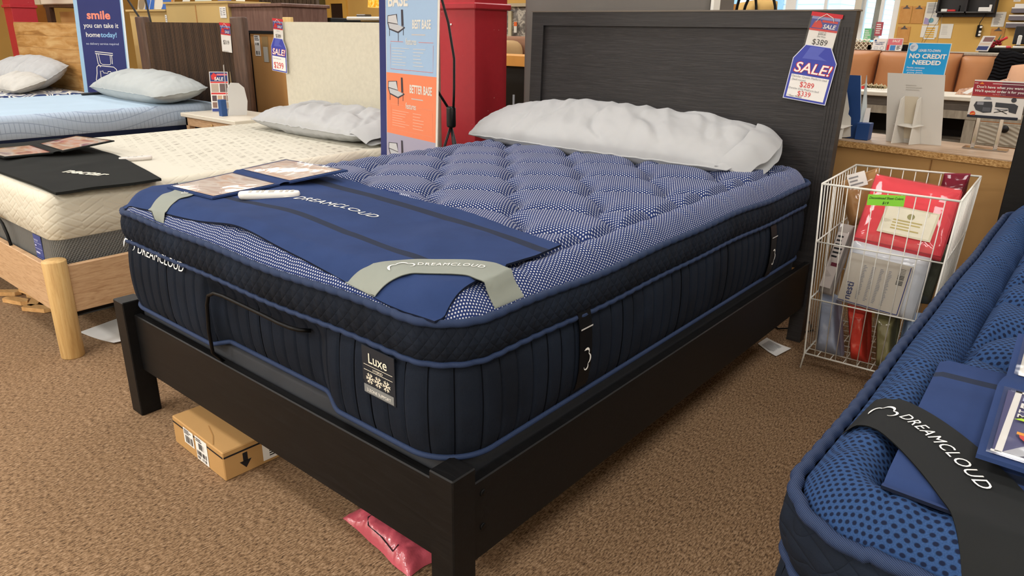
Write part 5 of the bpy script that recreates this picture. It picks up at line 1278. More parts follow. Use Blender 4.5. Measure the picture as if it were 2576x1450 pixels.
def nest(pr, w, h):
    pr.rect(-.0, .008, .225, .205, flat('#b9b2a6', .6)); pr.line([(.0, .012), (.219, .012)], .003, NAVYB, 3); pr.line([(.219, .012), (.219, .2)], .003, NAVYB, 3)
    pr.text('nesti', .043, .02, .038, flat('#2b3560', .6), 3, bold=.01, rot=PI/2)
    for x in (.06, .09, .12, .15): pr.rule(x, .03, x+.014, .17, 22, GREYINK, 3, .5)
    for k in range(12): pr.rect(.183, .125+.0055*k, .206, .125+.0055*k+random.choice((.0015, .003)), INK, 3)
pack('sheet_set', 'white packed sheet set with a printed nesti card at the front of the wire bin', (.183, 2.012, .315), (.452, 2.02, .297), (.466, 2.06, .545), (.188, 2.05, .572), .075, WHT, True, nest)
pack('sheet_set', 'tan packed sheet set at the back left of the wire bin', (.115, 2.30, .56), (.21, 2.34, .60), (.165, 2.37, .800), (.040, 2.31, .728), .07, TANF, True, lambda pr, w, h: (pr.rect(.03, .15, .10, .21, PAPER), pr.rule(.035, .155, .09, .2, 3, GREYINK)))
pack('sheet_set', 'maroon packed set in a zip bag at the back right of the wire bin', (.40, 2.36, .52), (.485, 2.375, .52), (.490, 2.40, .808), (.405, 2.38, .80), .1, MAR, True)
o = MB().box((.405, 2.30, .765), (.480, 2.41, .802), flat('#c78a82', .4), .008, None, 2, True); 
pack('sheet_set', 'grey boxed sheet set with a printed spine at the left of the wire bin', (.098, 2.03, .335), (.150, 2.02, .335), (.165, 2.12, .60), (.108, 2.13, .60), .05, flat('#a39b96', .5), True, lambda pr, w, h: (pr.rect(.005, .02, .05, .25, flat('#b7aeaa', .5)), pr.rect(.02, .11, .05, .125, flat('#5b2330', .5), 2), pr.rule(.01, .14, .045, .24, 6, INK, 2)))
pack('sheet_set', 'blue grey bagged sheet set standing at the bottom left of the wire bin', (.125, 2.02, .078), (.225, 2.02, .078), (.165, 2.06, .300), (.098, 2.06, .325), .12, BGF, True)
pack('sheet_set', 'bright red bagged sheet set standing at the bottom middle of the wire bin', (.265, 2.02, .078), (.325, 2.02, .078), (.285, 2.05, .285), (.208, 2.05, .290), .14, REDS, True)
pack('sheet_set', 'olive bagged sheet set standing right of the bright red one in the wire bin', (.360, 2.02, .078), (.420, 2.02, .078), (.392, 2.06, .285), (.315, 2.06, .290), .14, OLVF, True)
pack('sheet_set', 'pale blue bagged sheet set at the bottom right of the wire bin', (.440, 2.03, .078), (.485, 2.04, .078), (.495, 2.10, .305), (.425, 2.08, .30), .14, LBF, True)
pack('sheet_set', 'grey green bagged sheet set behind the white one in the wire bin', (.42, 2.16, .33), (.485, 2.18, .33), (.50, 2.24, .555), (.44, 2.22, .57), .1, GRN, True)
lb = MB(); O = V((.243, 1.935, .731)); Ul = V((.120, .006, .012)).normalized(); pr = PR(lb, O, Ul, (0, -.05, 1)); lb.prism([(0, 0), (.122, 0), (.122, .040), (0, .040)], O, Ul, (0, -.05, 1), .002, flat('#8ee046', .6))
pr.text('Discontinued Sheet Colors', .061, .024, .0125, INK, 2, 'CENTER', shear=.25, bold=.012, fit=.112); pr.text('$19', .061, .006, .0135, INK, 2, 'CENTER', shear=.2, bold=.01); lb.build('price_label', wb)

# ================================================================ low cabinet behind the bin and its signs
yw = math.radians(-11); Uc = V((math.cos(yw), math.sin(yw), 0)); Vc = V((-math.sin(yw), math.cos(yw), 0)); Oc = V((-.135, 2.855, 0)); Mc = Matrix.Translation(Oc) @ Matrix.Rotation(yw, 4, 'Z')
CHIP = NT('chipboard_edge'); n_ = CHIP.noise(CHIP.mapping(CHIP.co(), (60, 60, 120)), 1.5, 3, .7); CHIPM = CHIP.out(CHIP.ramp(n_, (.35, '#8a6438'), (.5, '#b98f5a'), (.65, '#d3ae78')), .8, .1)
GRWD = wood('greyed_oak_top', '#9a7f68', '#b59c84', '#cbb49c', (2, 26, 26), 1.4, .45, .3, .04, 1.0)
cc = thing('cabinet', tuple(Oc+Uc*.5), 'low cabinet with raw fibreboard back and wood top behind the wire basket', 'cabinet')
MB().box((-.35, .012, 0), (1.25, .38, .808), fabric('raw_brown_fibreboard', '#b28a57', 40, .06, .05, .8, 2), .0, Mc).build('carcass', cc)
mb = MB(); mb.box((-.36, .0, .808), (1.27, .39, .836), CHIPM, .0, Mc); mb.build('edge', cc); MB().box((-.36, .0, .836), (1.27, .39, .841), GRWD, .0, Mc).build('top', cc)
MB().box((.42, .0075, .05), (.424, .012, .8), flat('#8d6436', .8), .0, Mc).build('seam', cc)
CARDW = flat('#d6d2c9', .6)
ea = thing('easel_sign', (.15, 2.93, .841), 'large white cardboard easel sign seen from behind on the low cabinet', 'sign')
O = V((.040, 2.962, .842)); U = V((.229, .016, 0)).normalized(); W = V((-.04, -.0, 1)); W = (V((0, .05, 1))-U*.16).normalized(); mb = MB(); mb.prism([(0, 0), (.235, -.0), (.240, .318), (0, .318)], O, U, W, .004, flat('#cfcbc3', .5)); pr = PR(mb, O, U, W); pr.rule(.08, .24, .15, .27, 3, flat('#bdb8af', .6)); mb.build('sign_panel', ea)
N = U.cross(W)
for x0, x1, xt in ((.020, .070, .075), (.095, .125, .145)):
    mb = MB(); bl = O+U*x0+N*(-0)+V((.02, -.075, 0)); mb.prism([(0, 0), (1, 0), (1, 1)], O, U, W, 0.0, CARDW) if False else None
    A = O+U*(xt)+V((0, -.003, .0)); T = O+U*xt+W*.215+V((0, -.003, 0)); T2 = O+U*(xt-.012)+W*.20+V((0, -.02, 0)); Bf = V((bl.x, bl.y, .842)); vv = [A, T, T2, Bf]; e = V((.003, 0, 0))
    mb.add([p for p in vv]+[p+e for p in vv], [[0, 1, 2, 3], [7, 6, 5, 4], [0, 3, 7, 4], [3, 2, 6, 7], [2, 1, 5, 6]], CARDW); mb.build('easel_wing', ea)
mb = MB(); mb.prism([(.063, .02), (.135, .02), (.135, .215), (.075, .215)], O+N*.003, U, W, .002, flat('#cfc4ae', .6)); mb.build('easel_strip', ea)
mb = MB(); q = [O+U*.035+W*.085+N*.03, O+U*.07+W*.08+N*.055, O+U*.12+W*.075+N*.06, O+U*.165+W*.088+N*.03, O+U*.14+W*.09+N*.004, O+U*.06+W*.09+N*.004]; mb.add(q+[p-V((0, 0, .003)) for p in q], [[0, 1, 2, 3, 4, 5], [11, 10, 9, 8, 7, 6]]+[[i, 6+i, 6+(i+1) % 6, (i+1) % 6] for i in range(6)], CARDW); mb.build('locking_tab', ea)
bs2 = thing('brochure_stand', (-.10, 2.93, .841), 'blue cardboard brochure stand seen from behind, half hidden by the headboard', 'display')
CB = flat('#24457c', .45); O = V((-.215, 2.93, .842)); mb = MB(); mb.prism([(.0, 0), (.128, 0), (.130, .10), (.095, .297), (-.04, .297)], O, (1, 0, 0), (0, .04, 1), .012, CB, flat('#c9d2d6', .5)); mb.build('back_panel', bs2)
mb = MB(); mb.prism([(.0, 0), (.040, -.0), (.05, .09), (-.01, .30), (.0, .30), (-.012, .31)][:4], (-.085, 2.94, .842), (.35, .93, 0), (0, 0, 1), .003, flat('#c3ced2', .5)); mb.build('side_flap', bs2)
mb = MB(); mb.box((-.088, 2.90, .842), (-.028, 2.965, .922), CB, .002); mb.build('pocket', bs2)
mb = MB(); mb.prism([(0, 0), (.035, 0), (.03, .13), (.008, .13)], (-.075, 2.935, .86), (.8, .6, 0), (0, 0, 1), .004, PAPER); mb.build('leaflet', bs2)
mb = MB(); mb.prism([(0, 0), (.06, -.0), (.095, .005), (.115, .01), (.10, .10), (.085, .115), (.085, .14), (.06, .22), (.02, .27), (0, .27)], (-.225, 2.912, .842), (1, 0, 0), (0, .05, 1), .003, CARDW); mb.build('easel_wing', bs2)
mb = MB(); mb.add([V(p) for p in ((-.20, 2.92, .905), (-.11, 2.92, .905), (-.14, 2.86, .892), (-.20, 2.85, .90))], [[0, 1, 2, 3], [3, 2, 1, 0]], CARDW); mb.add([V(p) for p in ((-.20, 2.84, .842), (-.135, 2.86, .842), (-.135, 2.87, .892), (-.20, 2.85, .90))], [[0, 1, 2, 3], [3, 2, 1, 0]], CARDW); mb.build('locking_tab', bs2)
fs = thing('sign_holder', (.45, 2.95, .841), 'chrome desk sign holder with a red and white notice on the low cabinet', 'sign')
CHR = flat('#c9c9cb', .12, .5, 1.0)
mb = MB(); mb.box((.360, 2.965, .8415), (.535, 3.05, .847), CHR, .002); mb.build('base', fs)
for x in (.398, .487):
    mb = MB(); mb.box((x-.008, 2.985, .847), (x+.008, 2.999, .985), CHR, .002); mb.build('post', fs)
mb = MB(); mb.box((.352, 2.972, .980), (.545, 2.99, .992), flat('#1d2433', .35), .002); mb.build('rail', fs)
O = V((.352, 2.974, .985)); U = V((1, 0, 0)); W = V((-.03, .03, 1)).normalized(); mb = MB(); mb.prism([(0, 0), (.205, 0), (.205, .158), (.004, .158)], O, U, W, .002, flat('#dcd9d3', .3)); pr = PR(mb, O, U, W)
pr.rect(.004, .088, .201, .152, flat('#9c1f2f', .35)); pr.rect(.110, .088, .201, .152, flat('#6b2036', .35), 2); pr.rect(.006, .143, .02, .145, WHITE, 3); pr.poly([(.024, .140), (.034, .150), (.044, .140)], flat('#e07a2e', .4), 3); pr.rect(.075, .143, .195, .145, WHITE, 3)
pr.text("Don't have what you want?", .106, .124, .0145, WHITE, 4, 'CENTER', bold=.012, fit=.178); pr.text("We'll special order it for you!", .106, .107, .0145, WHITE, 4, 'CENTER', bold=.012, fit=.188); pr.text('*See Book for more', .106, .097, .006, flat('#e3b7b0', .4), 4, 'CENTER'); pr.rect(.006, .091, .199, .0925, flat('#d9743a', .4), 3)
GS = flat('#3a3c42', .4); LGS = flat('#8f9096', .4)
pr.poly([(.018, .048), (.025, .065), (.085, .068), (.09, .05), (.09, .022), (.06, .018), (.03, .028)], GS, 2); pr.rect(.03, .052, .055, .064, LGS, 3); pr.poly([(.10, .046), (.10, .066), (.17, .064), (.185, .056), (.182, .022), (.155, .028), (.15, .044)], GS, 2); pr.rect(.055, .024, .085, .042, flat('#55585f', .4), 3); pr.line([(.10, .022), (.15, .036)], .003, INK, 3); pr.line([(.15, .020), (.11, .036)], .003, INK, 3); pr.rect(.10, .036, .15, .040, LGS, 3); pr.poly([(.05, .076), (.06, .087), (.075, .087), (.082, .076)], LGS, 2); pr.disc(.165, .079, .010, GS, 2); pr.disc(.020, .012, .011, flat('#d2472e', .4), 3); pr.line([(.012, .008), (.028, .015)], .003, flat('#f0c04a', .4), 4)
mb.build('notice', fs)

# ================================================================ console table, leather sofa, service counter
WASH = wood('white_washed_wood', '#cfc8b8', '#e0dacb', '#ece7da', (2, 26, 26), 1.6, .5, .3, .04); GRYW = wood('grey_washed_wood', '#8d8678', '#a39b8c', '#b8b0a1', (20, 20, 3), 1.6, .6, .2, .05); DGW = wood('dark_grey_drawer', '#4c463f', '#5f574f', '#6f675d', (2, 26, 26), 1.6, .6)
md = thing('media_console', (.05, 4.85, 0), 'grey washed console table with pale top and open shelf behind the easel sign', 'console table')
MB().box((-1.3, 4.6, .935), (1.1, 5.05, .962), WASH, .004).build('top', md); MB().box((-1.27, 4.63, .873), (1.07, 5.02, .935), DGW).build('drawer_band', md); MB().box((-1.27, 4.615, .822), (1.07, 5.02, .873), GRYW).build('rail', md)
MB().box((-1.27, 4.98, .2), (.10, 5.0, .822), flat('#1d1813', .7)).build('back_panel', md)
for x in (-1.27, .115, 1.01): MB().box((x, 4.62, 0), (x+.06, 4.68, .822), GRYW).build('leg', md)
MB().box((-1.27, 4.62, .64), (.115, 5.0, .67), GRYW).build('shelf', md); MB().box((-1.27, 4.62, .2), (1.07, 5.0, .24), GRYW).build('shelf', md)
CARV = NT('carved_wave_front'); c = CARV.co(); x, y, z = CARV.xyz(c); rr = CARV.m('SQRT', CARV.m('ADD', CARV.m('POWER', CARV.m('SUBTRACT', x, .0), 2.0), CARV.m('POWER', CARV.m('SUBTRACT', z, .0), 2.0))); s_ = CARV.m('SINE', CARV.m('MULTIPLY', rr, 260)); CARV.bump(s_, .5, .004); CARVM = CARV.out(CARV.mix(CARV.m('ADD', .5, CARV.m('MULTIPLY', s_, .5)), '#a59d8d', '#bdb5a5'), .6, .2)
dw = MB(); dw.box((.19, 4.605, .67), (1.0, 4.63, .815), GRYW, .004); dw.box((.21, 4.60, .685), (.98, 4.606, .80), CARVM); d_ = dw.build('drawer', md); kb = MB(); kb.lathe((.345, 4.60, .785), [(.012, .0), (.012, .012), (.022, .016), (.024, .028), (.016, .036)], flat('#1d1a18', .4), 20, M=Matrix.Rotation(PI/2, 4, 'X')); kb.build('knob', d_)
nc = thing('easel_sign', (-.05, 4.70, .962), 'bright blue LEASE-TO-OWN NO CREDIT NEEDED sign on the console table', 'sign')
U = V((1, 0, 0)); W = V((.02, .04, 1)).normalized(); O = V((-.335, 4.75, .963)); CY = flat('#1f9fe0', .45); mb = MB(); mb.prism([(0, 0), (.255, 0), (.255, .320), (0, .320)], O, U, W, .004, flat('#d7e9f2', .5)); pr = PR(mb, O, U, W, .0008)
pr.rect(.004, .004, .251, .316, CY); pr.disc(.035, .290, .026, flat('#d3dde8', .5), 2); pr.rule(.018, .278, .045, .302, 3, flat('#8898b0', .5), 3)
pr.text('LEASE-TO-OWN', .135, .264, .022, WHITE, 3, 'CENTER', bold=.02, fit=.13); pr.text('NO CREDIT', .130, .222, .040, WHITE, 3, 'CENTER', bold=.035, fit=.222); pr.text('NEEDED', .132, .182, .038, WHITE, 3, 'CENTER', bold=.035, fit=.170)
pr.text('Flexible, convenient', .018, .155, .0155, WHITE, 3, shear=.1, fit=.11); pr.text('purchase options', .022, .139, .0155, WHITE, 3, shear=.1, fit=.095)
for x0, n_ in ((.03, '90'), (.082, '12')): pr.line([(x0, .105), (x0+.04, .105), (x0+.04, .128), (x0, .128)], .003, WHITE, 3, True); pr.text(n_, x0+.02, .109, .017, WHITE, 3, 'CENTER', bold=.02)
pr.rect(.145, .09, .24, .118, flat('#2f6fc0', .5), 3); pr.text('LEASE-TO-OWN', .192, .113, .010, WHITE, 4, 'CENTER', bold=.02) if False else pr.text('LEASE-TO-OWN', .192, .105, .010, WHITE, 4, 'CENTER', bold=.02, fit=.085); pr.rect(.14, .02, .24, .088, flat('#e8e0da', .5), 3); pr.disc(.20, .07, .010, flat('#8a4b2e', .5), 4); pr.rule(.148, .03, .175, .08, 5, GREYINK, 4)
mb.build('sign_panel', nc)
pw = thing('throw_pillow', (.13, 5.0, .962), 'folded pink patterned pillow in a wrapper with red tag on the console table', 'pillow')
PPT = NT('pink_pattern_cloth'); n_ = PPT.noise(PPT.co(), 70, 3, .6); PPTM = PPT.out(PPT.ramp(n_, (.4, '#c99a80'), (.5, '#dcb9a0'), (.6, '#b48a78')), .8)
mb = MB(); mb.prism([(0, 0), (.27, .0), (.285, .055), (.28, .118), (.12, .055), (.02, .035)], (.0, 4.80, .963), (1, 0, 0), (0, .25, 1), .10, PPTM); mb.build('cushion', pw); mb = MB(); mb.prism([(.04, .01), (.07, .005), (.135, .05), (.105, .058)], (.0, 4.797, .963), (1, 0, 0), (0, .25, 1), .002, PAPER); mb.prism([(.10, .054), (.14, .054), (.14, .066), (.10, .066)], (.0, 4.797, .963), (1, 0, 0), (0, .25, 1), .002, REDI); mb.build('wrapper_label', pw)
cl = MB()
for k in range(14): a = k*.011; cl.tube([(-.60+a, 4.83, .972), (-.59+a, 4.83, .985+.006*(k % 3)), (-.575+a, 4.83, .974)], .009, flat('#b7a784', .8), 6)
o = cl.build('rope_trim'); o['x'] = 0; del o['x']; tag(o, 'beige crumpled rope trim lying along the console table top', 'trim')
rt = MB(); rt.box((-.60, 4.80, .963), (-.575, 4.815, .982), REDI); tag(rt.build('red_tag'), 'tiny red tag beside the rope trim on the console table', 'tag')

LEA = fabric('tan_leather', '#b77f54', 500, .08, .06, .5, 3); SEAMD = flat('#6b4530', .6)
sf = thing('sofa', (-.4, 6.1, 0), 'tan leather sofa with three back cushions in front of the yellow wall', 'sofa')
def cush(x0, x1, z0, z1, y0, y1, tilt=.06):
    mb = MB()
    def f(s_):
        def g(u, v):
            a, b = 2*u-1, 2*v-1; t = ((1-abs(a)**5)*(1-abs(b)**5)); t = max(0, t)**.5
            x = x0+(x1-x0)*(u)*1; z = z0+(z1-z0)*v - .02*(1-v)*0; y = (y0+y1)/2 - s_*(y1-y0)/2*t + tilt*(v-.5)
            return (x+(.012*a*(abs(b)**3)), y, z+.012*(abs(a)**3)*b*(-1 if b > 0 else 1)*0 + .01*noise.noise(V((x*4, z*4, 1)))*t)
        return g
    mb.grid(f(1), 26, 20, LEA, True); mb.grid(f(-1), 26, 20, LEA, True, flip=True); o = mb.build('back_cushion', sf)
    pts = []
    for k in range(80):
        t = k/20; e = int(t); fr = t-e; u, v = ((fr, 0), (1, fr), (1-fr, 1), (0, 1-fr))[e]; pts.append(f(1)(u, v))
    p_ = MB(); p_.tube(pts, .006, SEAMD, 6, True); p_.build('piping', o)
cush(-1.42, -.815, .86, 1.205, 5.85, 6.15); cush(-.805, -.205, .86, 1.200, 5.85, 6.15); cush(-.195, .45, .86, 1.185, 5.85, 6.15)
MB().box((-1.5, 5.5, .12), (1.0, 6.35, .80), LEA, .06, None, 3, True).build('seat_base', sf); MB().box((-1.5, 6.15, .75), (1.0, 6.38, 1.12), LEA, .05, None, 3, True).build('back_frame', sf)
for x in (-1.55, .95): MB().box((x, 5.5, .12), (x+.2, 6.35, .98), LEA, .05, None, 3, True).build('arm', sf)
for x, y in ((-1.45, 5.55), (1.05, 5.55), (-1.45, 6.25), (1.05, 6.25)): MB().box((x, y, 0), (x+.06, y+.06, .14), BLACKP).build('leg', sf)
THR = NT('black_ribbed_knit'); c = THR.co(); x, y, z = THR.xyz(c); THR.bump(THR.m('SINE', THR.m('ADD', THR.m('MULTIPLY', z, 260), THR.m('MULTIPLY', THR.m('SINE', THR.m('MULTIPLY', x, 60)), 1.5))), .8, .01); THRM = THR.out('#17171a', .9, .1)
mb = MB()
def thr(u, v):
    x = .06+.50*u+.03*math.sin(v*6); t = v
    if t < .35: return (x-.04*(1-t), 5.75-.05*math.sin(u*9)*.3, .955+.25*t/.35*(.9+.12*math.sin(u*4)))
    return (x, 5.75+.5*(t-.35)/.65, 1.205+.018*math.sin(u*8+1)+.015*math.sin(PI*t))
mb.grid(thr, 30, 30, THRM, True); mb.grid(lambda u, v: V(thr(u, v))+V((0, .02, -.012)), 30, 30, THRM, True, flip=True); tag(mb.build('throw_blanket'), 'black ribbed knit throw draped over the right end of the leather sofa', 'blanket')
pillow('throw_pillow', 'peach striped throw pillow below the black throw at the right edge', (.36, 5.55, 1.0), .34, .32, .12, .1, fabric('peach_stripe', '#d8a988', 200, .2, .05), 51, 1.2, 'pillow', hem=False, wr=.4)

sc = thing('service_counter', (-.2, 6.8, 0), 'grey topped service counter behind the leather sofa', 'counter')
MB().box((-1.9, 6.42, 1.165), (1.4, 7.0, 1.200), GRYW, .004).build('top', sc); MB().box((-1.85, 6.48, 0), (1.35, 6.95, 1.165), fabric('counter_tan', '#b08b58', 40, .05, .05, .8)).build('body', sc)
bkt = thing('basket', (-1.10, 6.6, 1.2), 'white and brown lattice basket on the service counter', 'basket'); LAT = NT('lattice_weave'); c = LAT.co(); x, y, z = LAT.xyz(c); u = LAT.m('ABSOLUTE', LAT.m('SUBTRACT', LAT.m('FRACT', LAT.m('MULTIPLY', LAT.m('ADD', x, z), 26)), .5)); v = LAT.m('ABSOLUTE', LAT.m('SUBTRACT', LAT.m('FRACT', LAT.m('MULTIPLY', LAT.m('SUBTRACT', x, z), 26)), .5)); LATM = LAT.out(LAT.mix(LAT.m('LESS_THAN', LAT.m('MINIMUM', u, v), .13), '#6d5b46', '#e0d6bf'), .7)
MB().box((-1.24, 6.5, 1.2), (-.97, 6.7, 1.272), LATM).build('body', bkt); mb = MB(); mb.tube([(-1.20+.02*k, 6.6+.02*math.sin(k), 1.275+.018*(k % 2)) for k in range(8)], .008, CREAM, 6); mb.build('bow', bkt)
def tent(nm, lab, x0, x1, z0, z1, y, fn):
    t = thing(nm, ((x0+x1)/2, y, z0), lab, 'sign', None); mb = MB(); O = V((x0, y, z0)); mb.prism([(0, 0), (x1-x0, 0), (x1-x0, z1-z0), (0, z1-z0)], O, (1, 0, 0), (.0, .2, 1), .003, PAPER); fn(PR(mb, O, (1, 0, 0), (0, .2, 1), .0008), x1-x0, z1-z0); mb.build('front_card', t)
    m2 = MB(); m2.prism([(0, 0), (x1-x0, 0), (x1-x0, z1-z0), (0, z1-z0)], O+V((0, .045, 0)), (1, 0, 0), (0, -.2, 1), .003, PAPER); m2.build('back_card', t)
DB = flat('#3c5a8c', .5)
tent('counter_sign', 'small white NO CREDIT NEEDED card on the service counter', -1.0, -.885, 1.201, 1.302, 6.48, lambda pr, w, h: (pr.disc(.02, .085, .009, DB, 2), pr.text('NO CREDIT', w/2, .063, .015, DB, 2, 'CENTER', bold=.02, fit=.085), pr.text('NEEDED', w/2, .048, .015, DB, 2, 'CENTER', bold=.02, fit=.065), pr.line([(.02, .012), (.05, .012), (.05, .03), (.02, .03)], .002, DB, 2, True), pr.line(arc(.085, .021, .015, 0, 2*PI, 12)[:-1], .002, DB, 2, True)))
tent('counter_sign', 'small red and blue SALE card on the service counter', -.880, -.755, 1.201, 1.306, 6.48, lambda pr, w, h: (pr.rect(.003, .05, w-.003, h-.003, PINKR, 2), pr.text('SALE', w*.55, .075, .025, WHITE, 3, 'CENTER', bold=.02, shear=.2, fit=.065), pr.rect(.003, .003, .025, .05, REDI, 2), pr.rect(.032, .003, .075, .046, flat('#3f86c9', .5), 3), pr.rule(.085, .01, .12, .045, 4, INK, 3)))
o = MB().box((-.76, 6.52, 1.2), (-.70, 6.58, 1.255), BLACKP, .004); tag(o.build('card_reader'), 'black card box right of the small SALE card on the service counter', 'device')
o = MB().box((-1.045, 6.5, 1.2), (-1.008, 6.54, 1.25), BLACKP, .004); tag(o.build('pen_cup'), 'small dark cup left of the small NO CREDIT NEEDED card', 'cup')
ws = thing('desk', (.25, 7.6, 0), 'black desk with clutter below the wall shelf, behind the black throw', 'desk'); MB().box((-.30, 7.3, 1.205), (1.2, 7.9, 1.235), BLACKP, .004).build('top', ws); MB().box((-.28, 7.33, 0), (1.18, 7.85, 1.205), flat('#232225', .6)).build('body', ws)
gn = MB(); gn.prism([(0, 0), (.135, 0), (.14, .055), (.005, .055)], (-.19, 7.325, 1.14), (1, 0, 0), (0, 0, 1), .002, flat('#cfe93a', .6)); pr = PR(gn, (-.19, 7.325, 1.14), (1, 0, 0), (0, 0, 1)); pr.rule(.015, .01, .12, .048, 2, flat('#5a6a1e', .6)); tag(gn.build('note'), 'yellow-green notice taped to the front of the black desk', 'note')
MD_ = flat('#2c2c2e', .5); pt = thing('monitor', (.15, 7.6, 1.235), 'back of a black monitor on the desk at the right edge', 'monitor'); MB().box((-.06, 7.58, 1.27), (.55, 7.64, 1.43), MD_, .006).build('housing', pt); mb = MB(); pr = PR(mb, (-.06, 7.579, 1.27), (1, 0, 0), (0, 0, 1)); pr.text('SCEPTRE', .10, .105, .028, flat('#55565a', .5), 2, fit=.16); pr.rect(.035, .045, .07, .055, PAPER); mb.build('marking', pt); mb = MB(); mb.box((.1, 7.56, 1.236), (.2, 7.66, 1.27), MD_); mb.build('stand', pt)
fl2 = MB(); O = V((-.30, 7.28, 1.205)); fl2.prism([(0, 0), (.10, 0), (.135, .135), (.035, .135)], O, (1, 0, 0), (0, .1, 1), .003, PAPER); pr = PR(fl2, O, (1, 0, 0), (0, .1, 1)); pr.poly([(.04, .085), (.115, .085), (.13, .125), (.052, .125)], flat('#8d6a6a', .5)); pr.poly([(.005, .01), (.09, .01), (.10, .045), (.015, .045)], flat('#3b4a86', .5)); pr.poly([(.02, .055), (.10, .055), (.108, .075), (.027, .075)], flat('#e3d2c0', .5)); tag(fl2.build('flyer'), 'leaning leaflet with photo and blue foot at the left end of the black desk', 'flyer')
rb_ = thing('artificial_flower', (-.16, 7.45, 1.235), 'dark red bow with green leaves on the black desk', 'decoration'); mb = MB()
for k in range(9):
    t = k*.7; p = V((-.17+.03*math.cos(t), 7.45, 1.27+.025*math.sin(t*1.3))); mb.lathe(p-V((0, 0, .012)), [(.004, 0), (.016, .008), (.014, .02), (.003, .026)], flat('#8f1626', .5), 10)
mb.build('petals', rb_); mb = MB()
for dx, dz in ((-.06, .05), (.05, .06), (.02, .075)): mb.tube([(-.165, 7.45, 1.28), (-.165+dx, 7.45, 1.28+dz)], [.009, .002], flat('#2f6b4a', .6), 6)
mb.build('leaves', rb_); mb = MB(); mb.tube([(-.165, 7.45, 1.236), (-.165, 7.45, 1.28)], .006, flat('#2f6b4a', .6), 6); mb.build('stem', rb_); mb = MB(); mb.tube([(-.14, 7.44, 1.30), (-.09, 7.43, 1.33)], .012, REDI, 8); mb.build('ribbon', rb_)
for x, c1, c2, lab in ((-.11, '#efeadc', '#d95a5a', 'white marker with a red cap on the black desk'), (.03, '#efeae0', '#f08a3a', 'white marker with an orange cap on the black desk')):
    mk = thing('marker', (x, 7.34, 1.247), lab, 'pen'); mb = MB(); mb.cyl((x-.05, 7.34, 1.246), (x+.04, 7.34, 1.246), .010, .010, flat(c1, .4), 12); mb.build('barrel', mk); mb = MB(); mb.cyl((x+.04, 7.34, 1.246), (x+.075, 7.34, 1.246), .012, .010, flat(c2, .4), 12); mb.build('cap', mk)
ph = thing('desk_phone', (-.01, 7.5, 1.235), 'white handset standing in a black base on the desk', 'phone'); mb = MB(); mb.box((-.03, 7.48, 1.236), (.05, 7.56, 1.262), BLACKP, .006); mb.build('base', ph); mb = MB(); mb.box((-.015, 7.49, 1.262), (.015, 7.52, 1.35), WHITE, .006); mb.build('handset', ph)

# ================================================================ yellow wall: boards, papers, shelf
YW = 9.848
CLP = wood('clipboard_brown', '#b9803f', '#c68f4d', '#cf9b5b', (3, 3, 3), 2, .5, .3, .02)
def clipboard(x0, x1, z0, z1, lab):
    r = thing('clipboard', ((x0+x1)/2, YW, z0), lab, 'clipboard', 'clipboards on the yellow wall'); mb = MB(); mb.box((x0, YW-.006, z0), (x1, YW, z1), CLP, .002); mb.build('board', r)
    mb = MB(); c_ = (x0+x1)/2; mb.prism([(-.045, 0), (.045, 0), (.03, .012), (.012, .022), (.008, .04), (-.008, .04), (-.012, .022), (-.03, .012)], (c_, YW-.008, z1-.03), (1, 0, 0), (0, 0, 1), .01, flat('#4a4140', .3, .5)); mb.build('clip', r)
clipboard(-1.600, -1.462, 1.482, 1.690, 'brown clipboard on the yellow wall nearest the window, upper row'); clipboard(-1.455, -1.318, 1.482, 1.685, 'brown clipboard on the yellow wall, second from the window in the upper row'); clipboard(-1.590, -1.440, 1.250, 1.445, 'brown clipboard below the other two beside the window'); clipboard(-.555, -.415, 1.250, 1.434, 'orange brown clipboard under the wall paper right of the power strip')
def wallpaper(x0, x1, z0, z1, lab, fn=None, col='#e3e0d6', nm='wall_paper'):
    mb = MB(); O = V((x0, YW-.0016, z0)); mb.prism([(0, 0), (x1-x0, 0), (x1-x0, z1-z0), (0, z1-z0)], O, (1, 0, 0), (0, 0, 1), .001, flat(col, .6)); pr = PR(mb, O, (1, 0, 0), (0, 0, 1), .0008)
    if fn: fn(pr, x1-x0, z1-z0)
    tag(mb.build('paper_notice'), lab, 'paper')
wallpaper(-1.31, -1.143, 1.471, 1.735, 'white paper with lilac and teal logo pinned on the yellow wall', lambda pr, w, h: (pr.rule(.02, .13, .15, .25, 7, GREYINK), pr.poly([(.005, .01), (.06, .0), (.08, .06), (.01, .085)], flat('#a99bc4', .6), 2), pr.disc(.085, .05, .03, flat('#6fa9b8', .6), 3, 8), pr.rect(.1, .095, .16, .11, flat('#c9cfd8', .6), 2)))
wallpaper(-1.315, -1.130, 1.320, 1.462, 'white backing paper behind the yellow chart on the yellow wall'); YW = 9.845
wallpaper(-1.275, -1.145, 1.297, 1.458, 'paper with rows of yellow bars on the yellow wall', lambda pr, w, h: [pr.rect(.015, .02+.026*k, w-.015, .036+.026*k, flat('#d9a940', .6), 2) for k in range(5)])
O_ = YW; YW = 9.846
wallpaper(-1.105, -.967, 1.311, 1.482, 'plain white paper with faint lines below the wall shelf', lambda pr, w, h: pr.rule(.02, .04, w-.02, h-.02, 6, flat('#cfccc4', .6))); wallpaper(-.571, -.441, 1.453, 1.618, 'white form on the yellow wall right of the wall shelf', lambda pr, w, h: pr.rule(.02, .02, w-.02, h-.02, 8, GREYINK)); wallpaper(-.40, -.33, 1.73, 1.80, 'small white slip high on the yellow wall at the right edge', lambda pr, w, h: pr.rule(.01, .01, w-.01, h-.02, 2, INK))
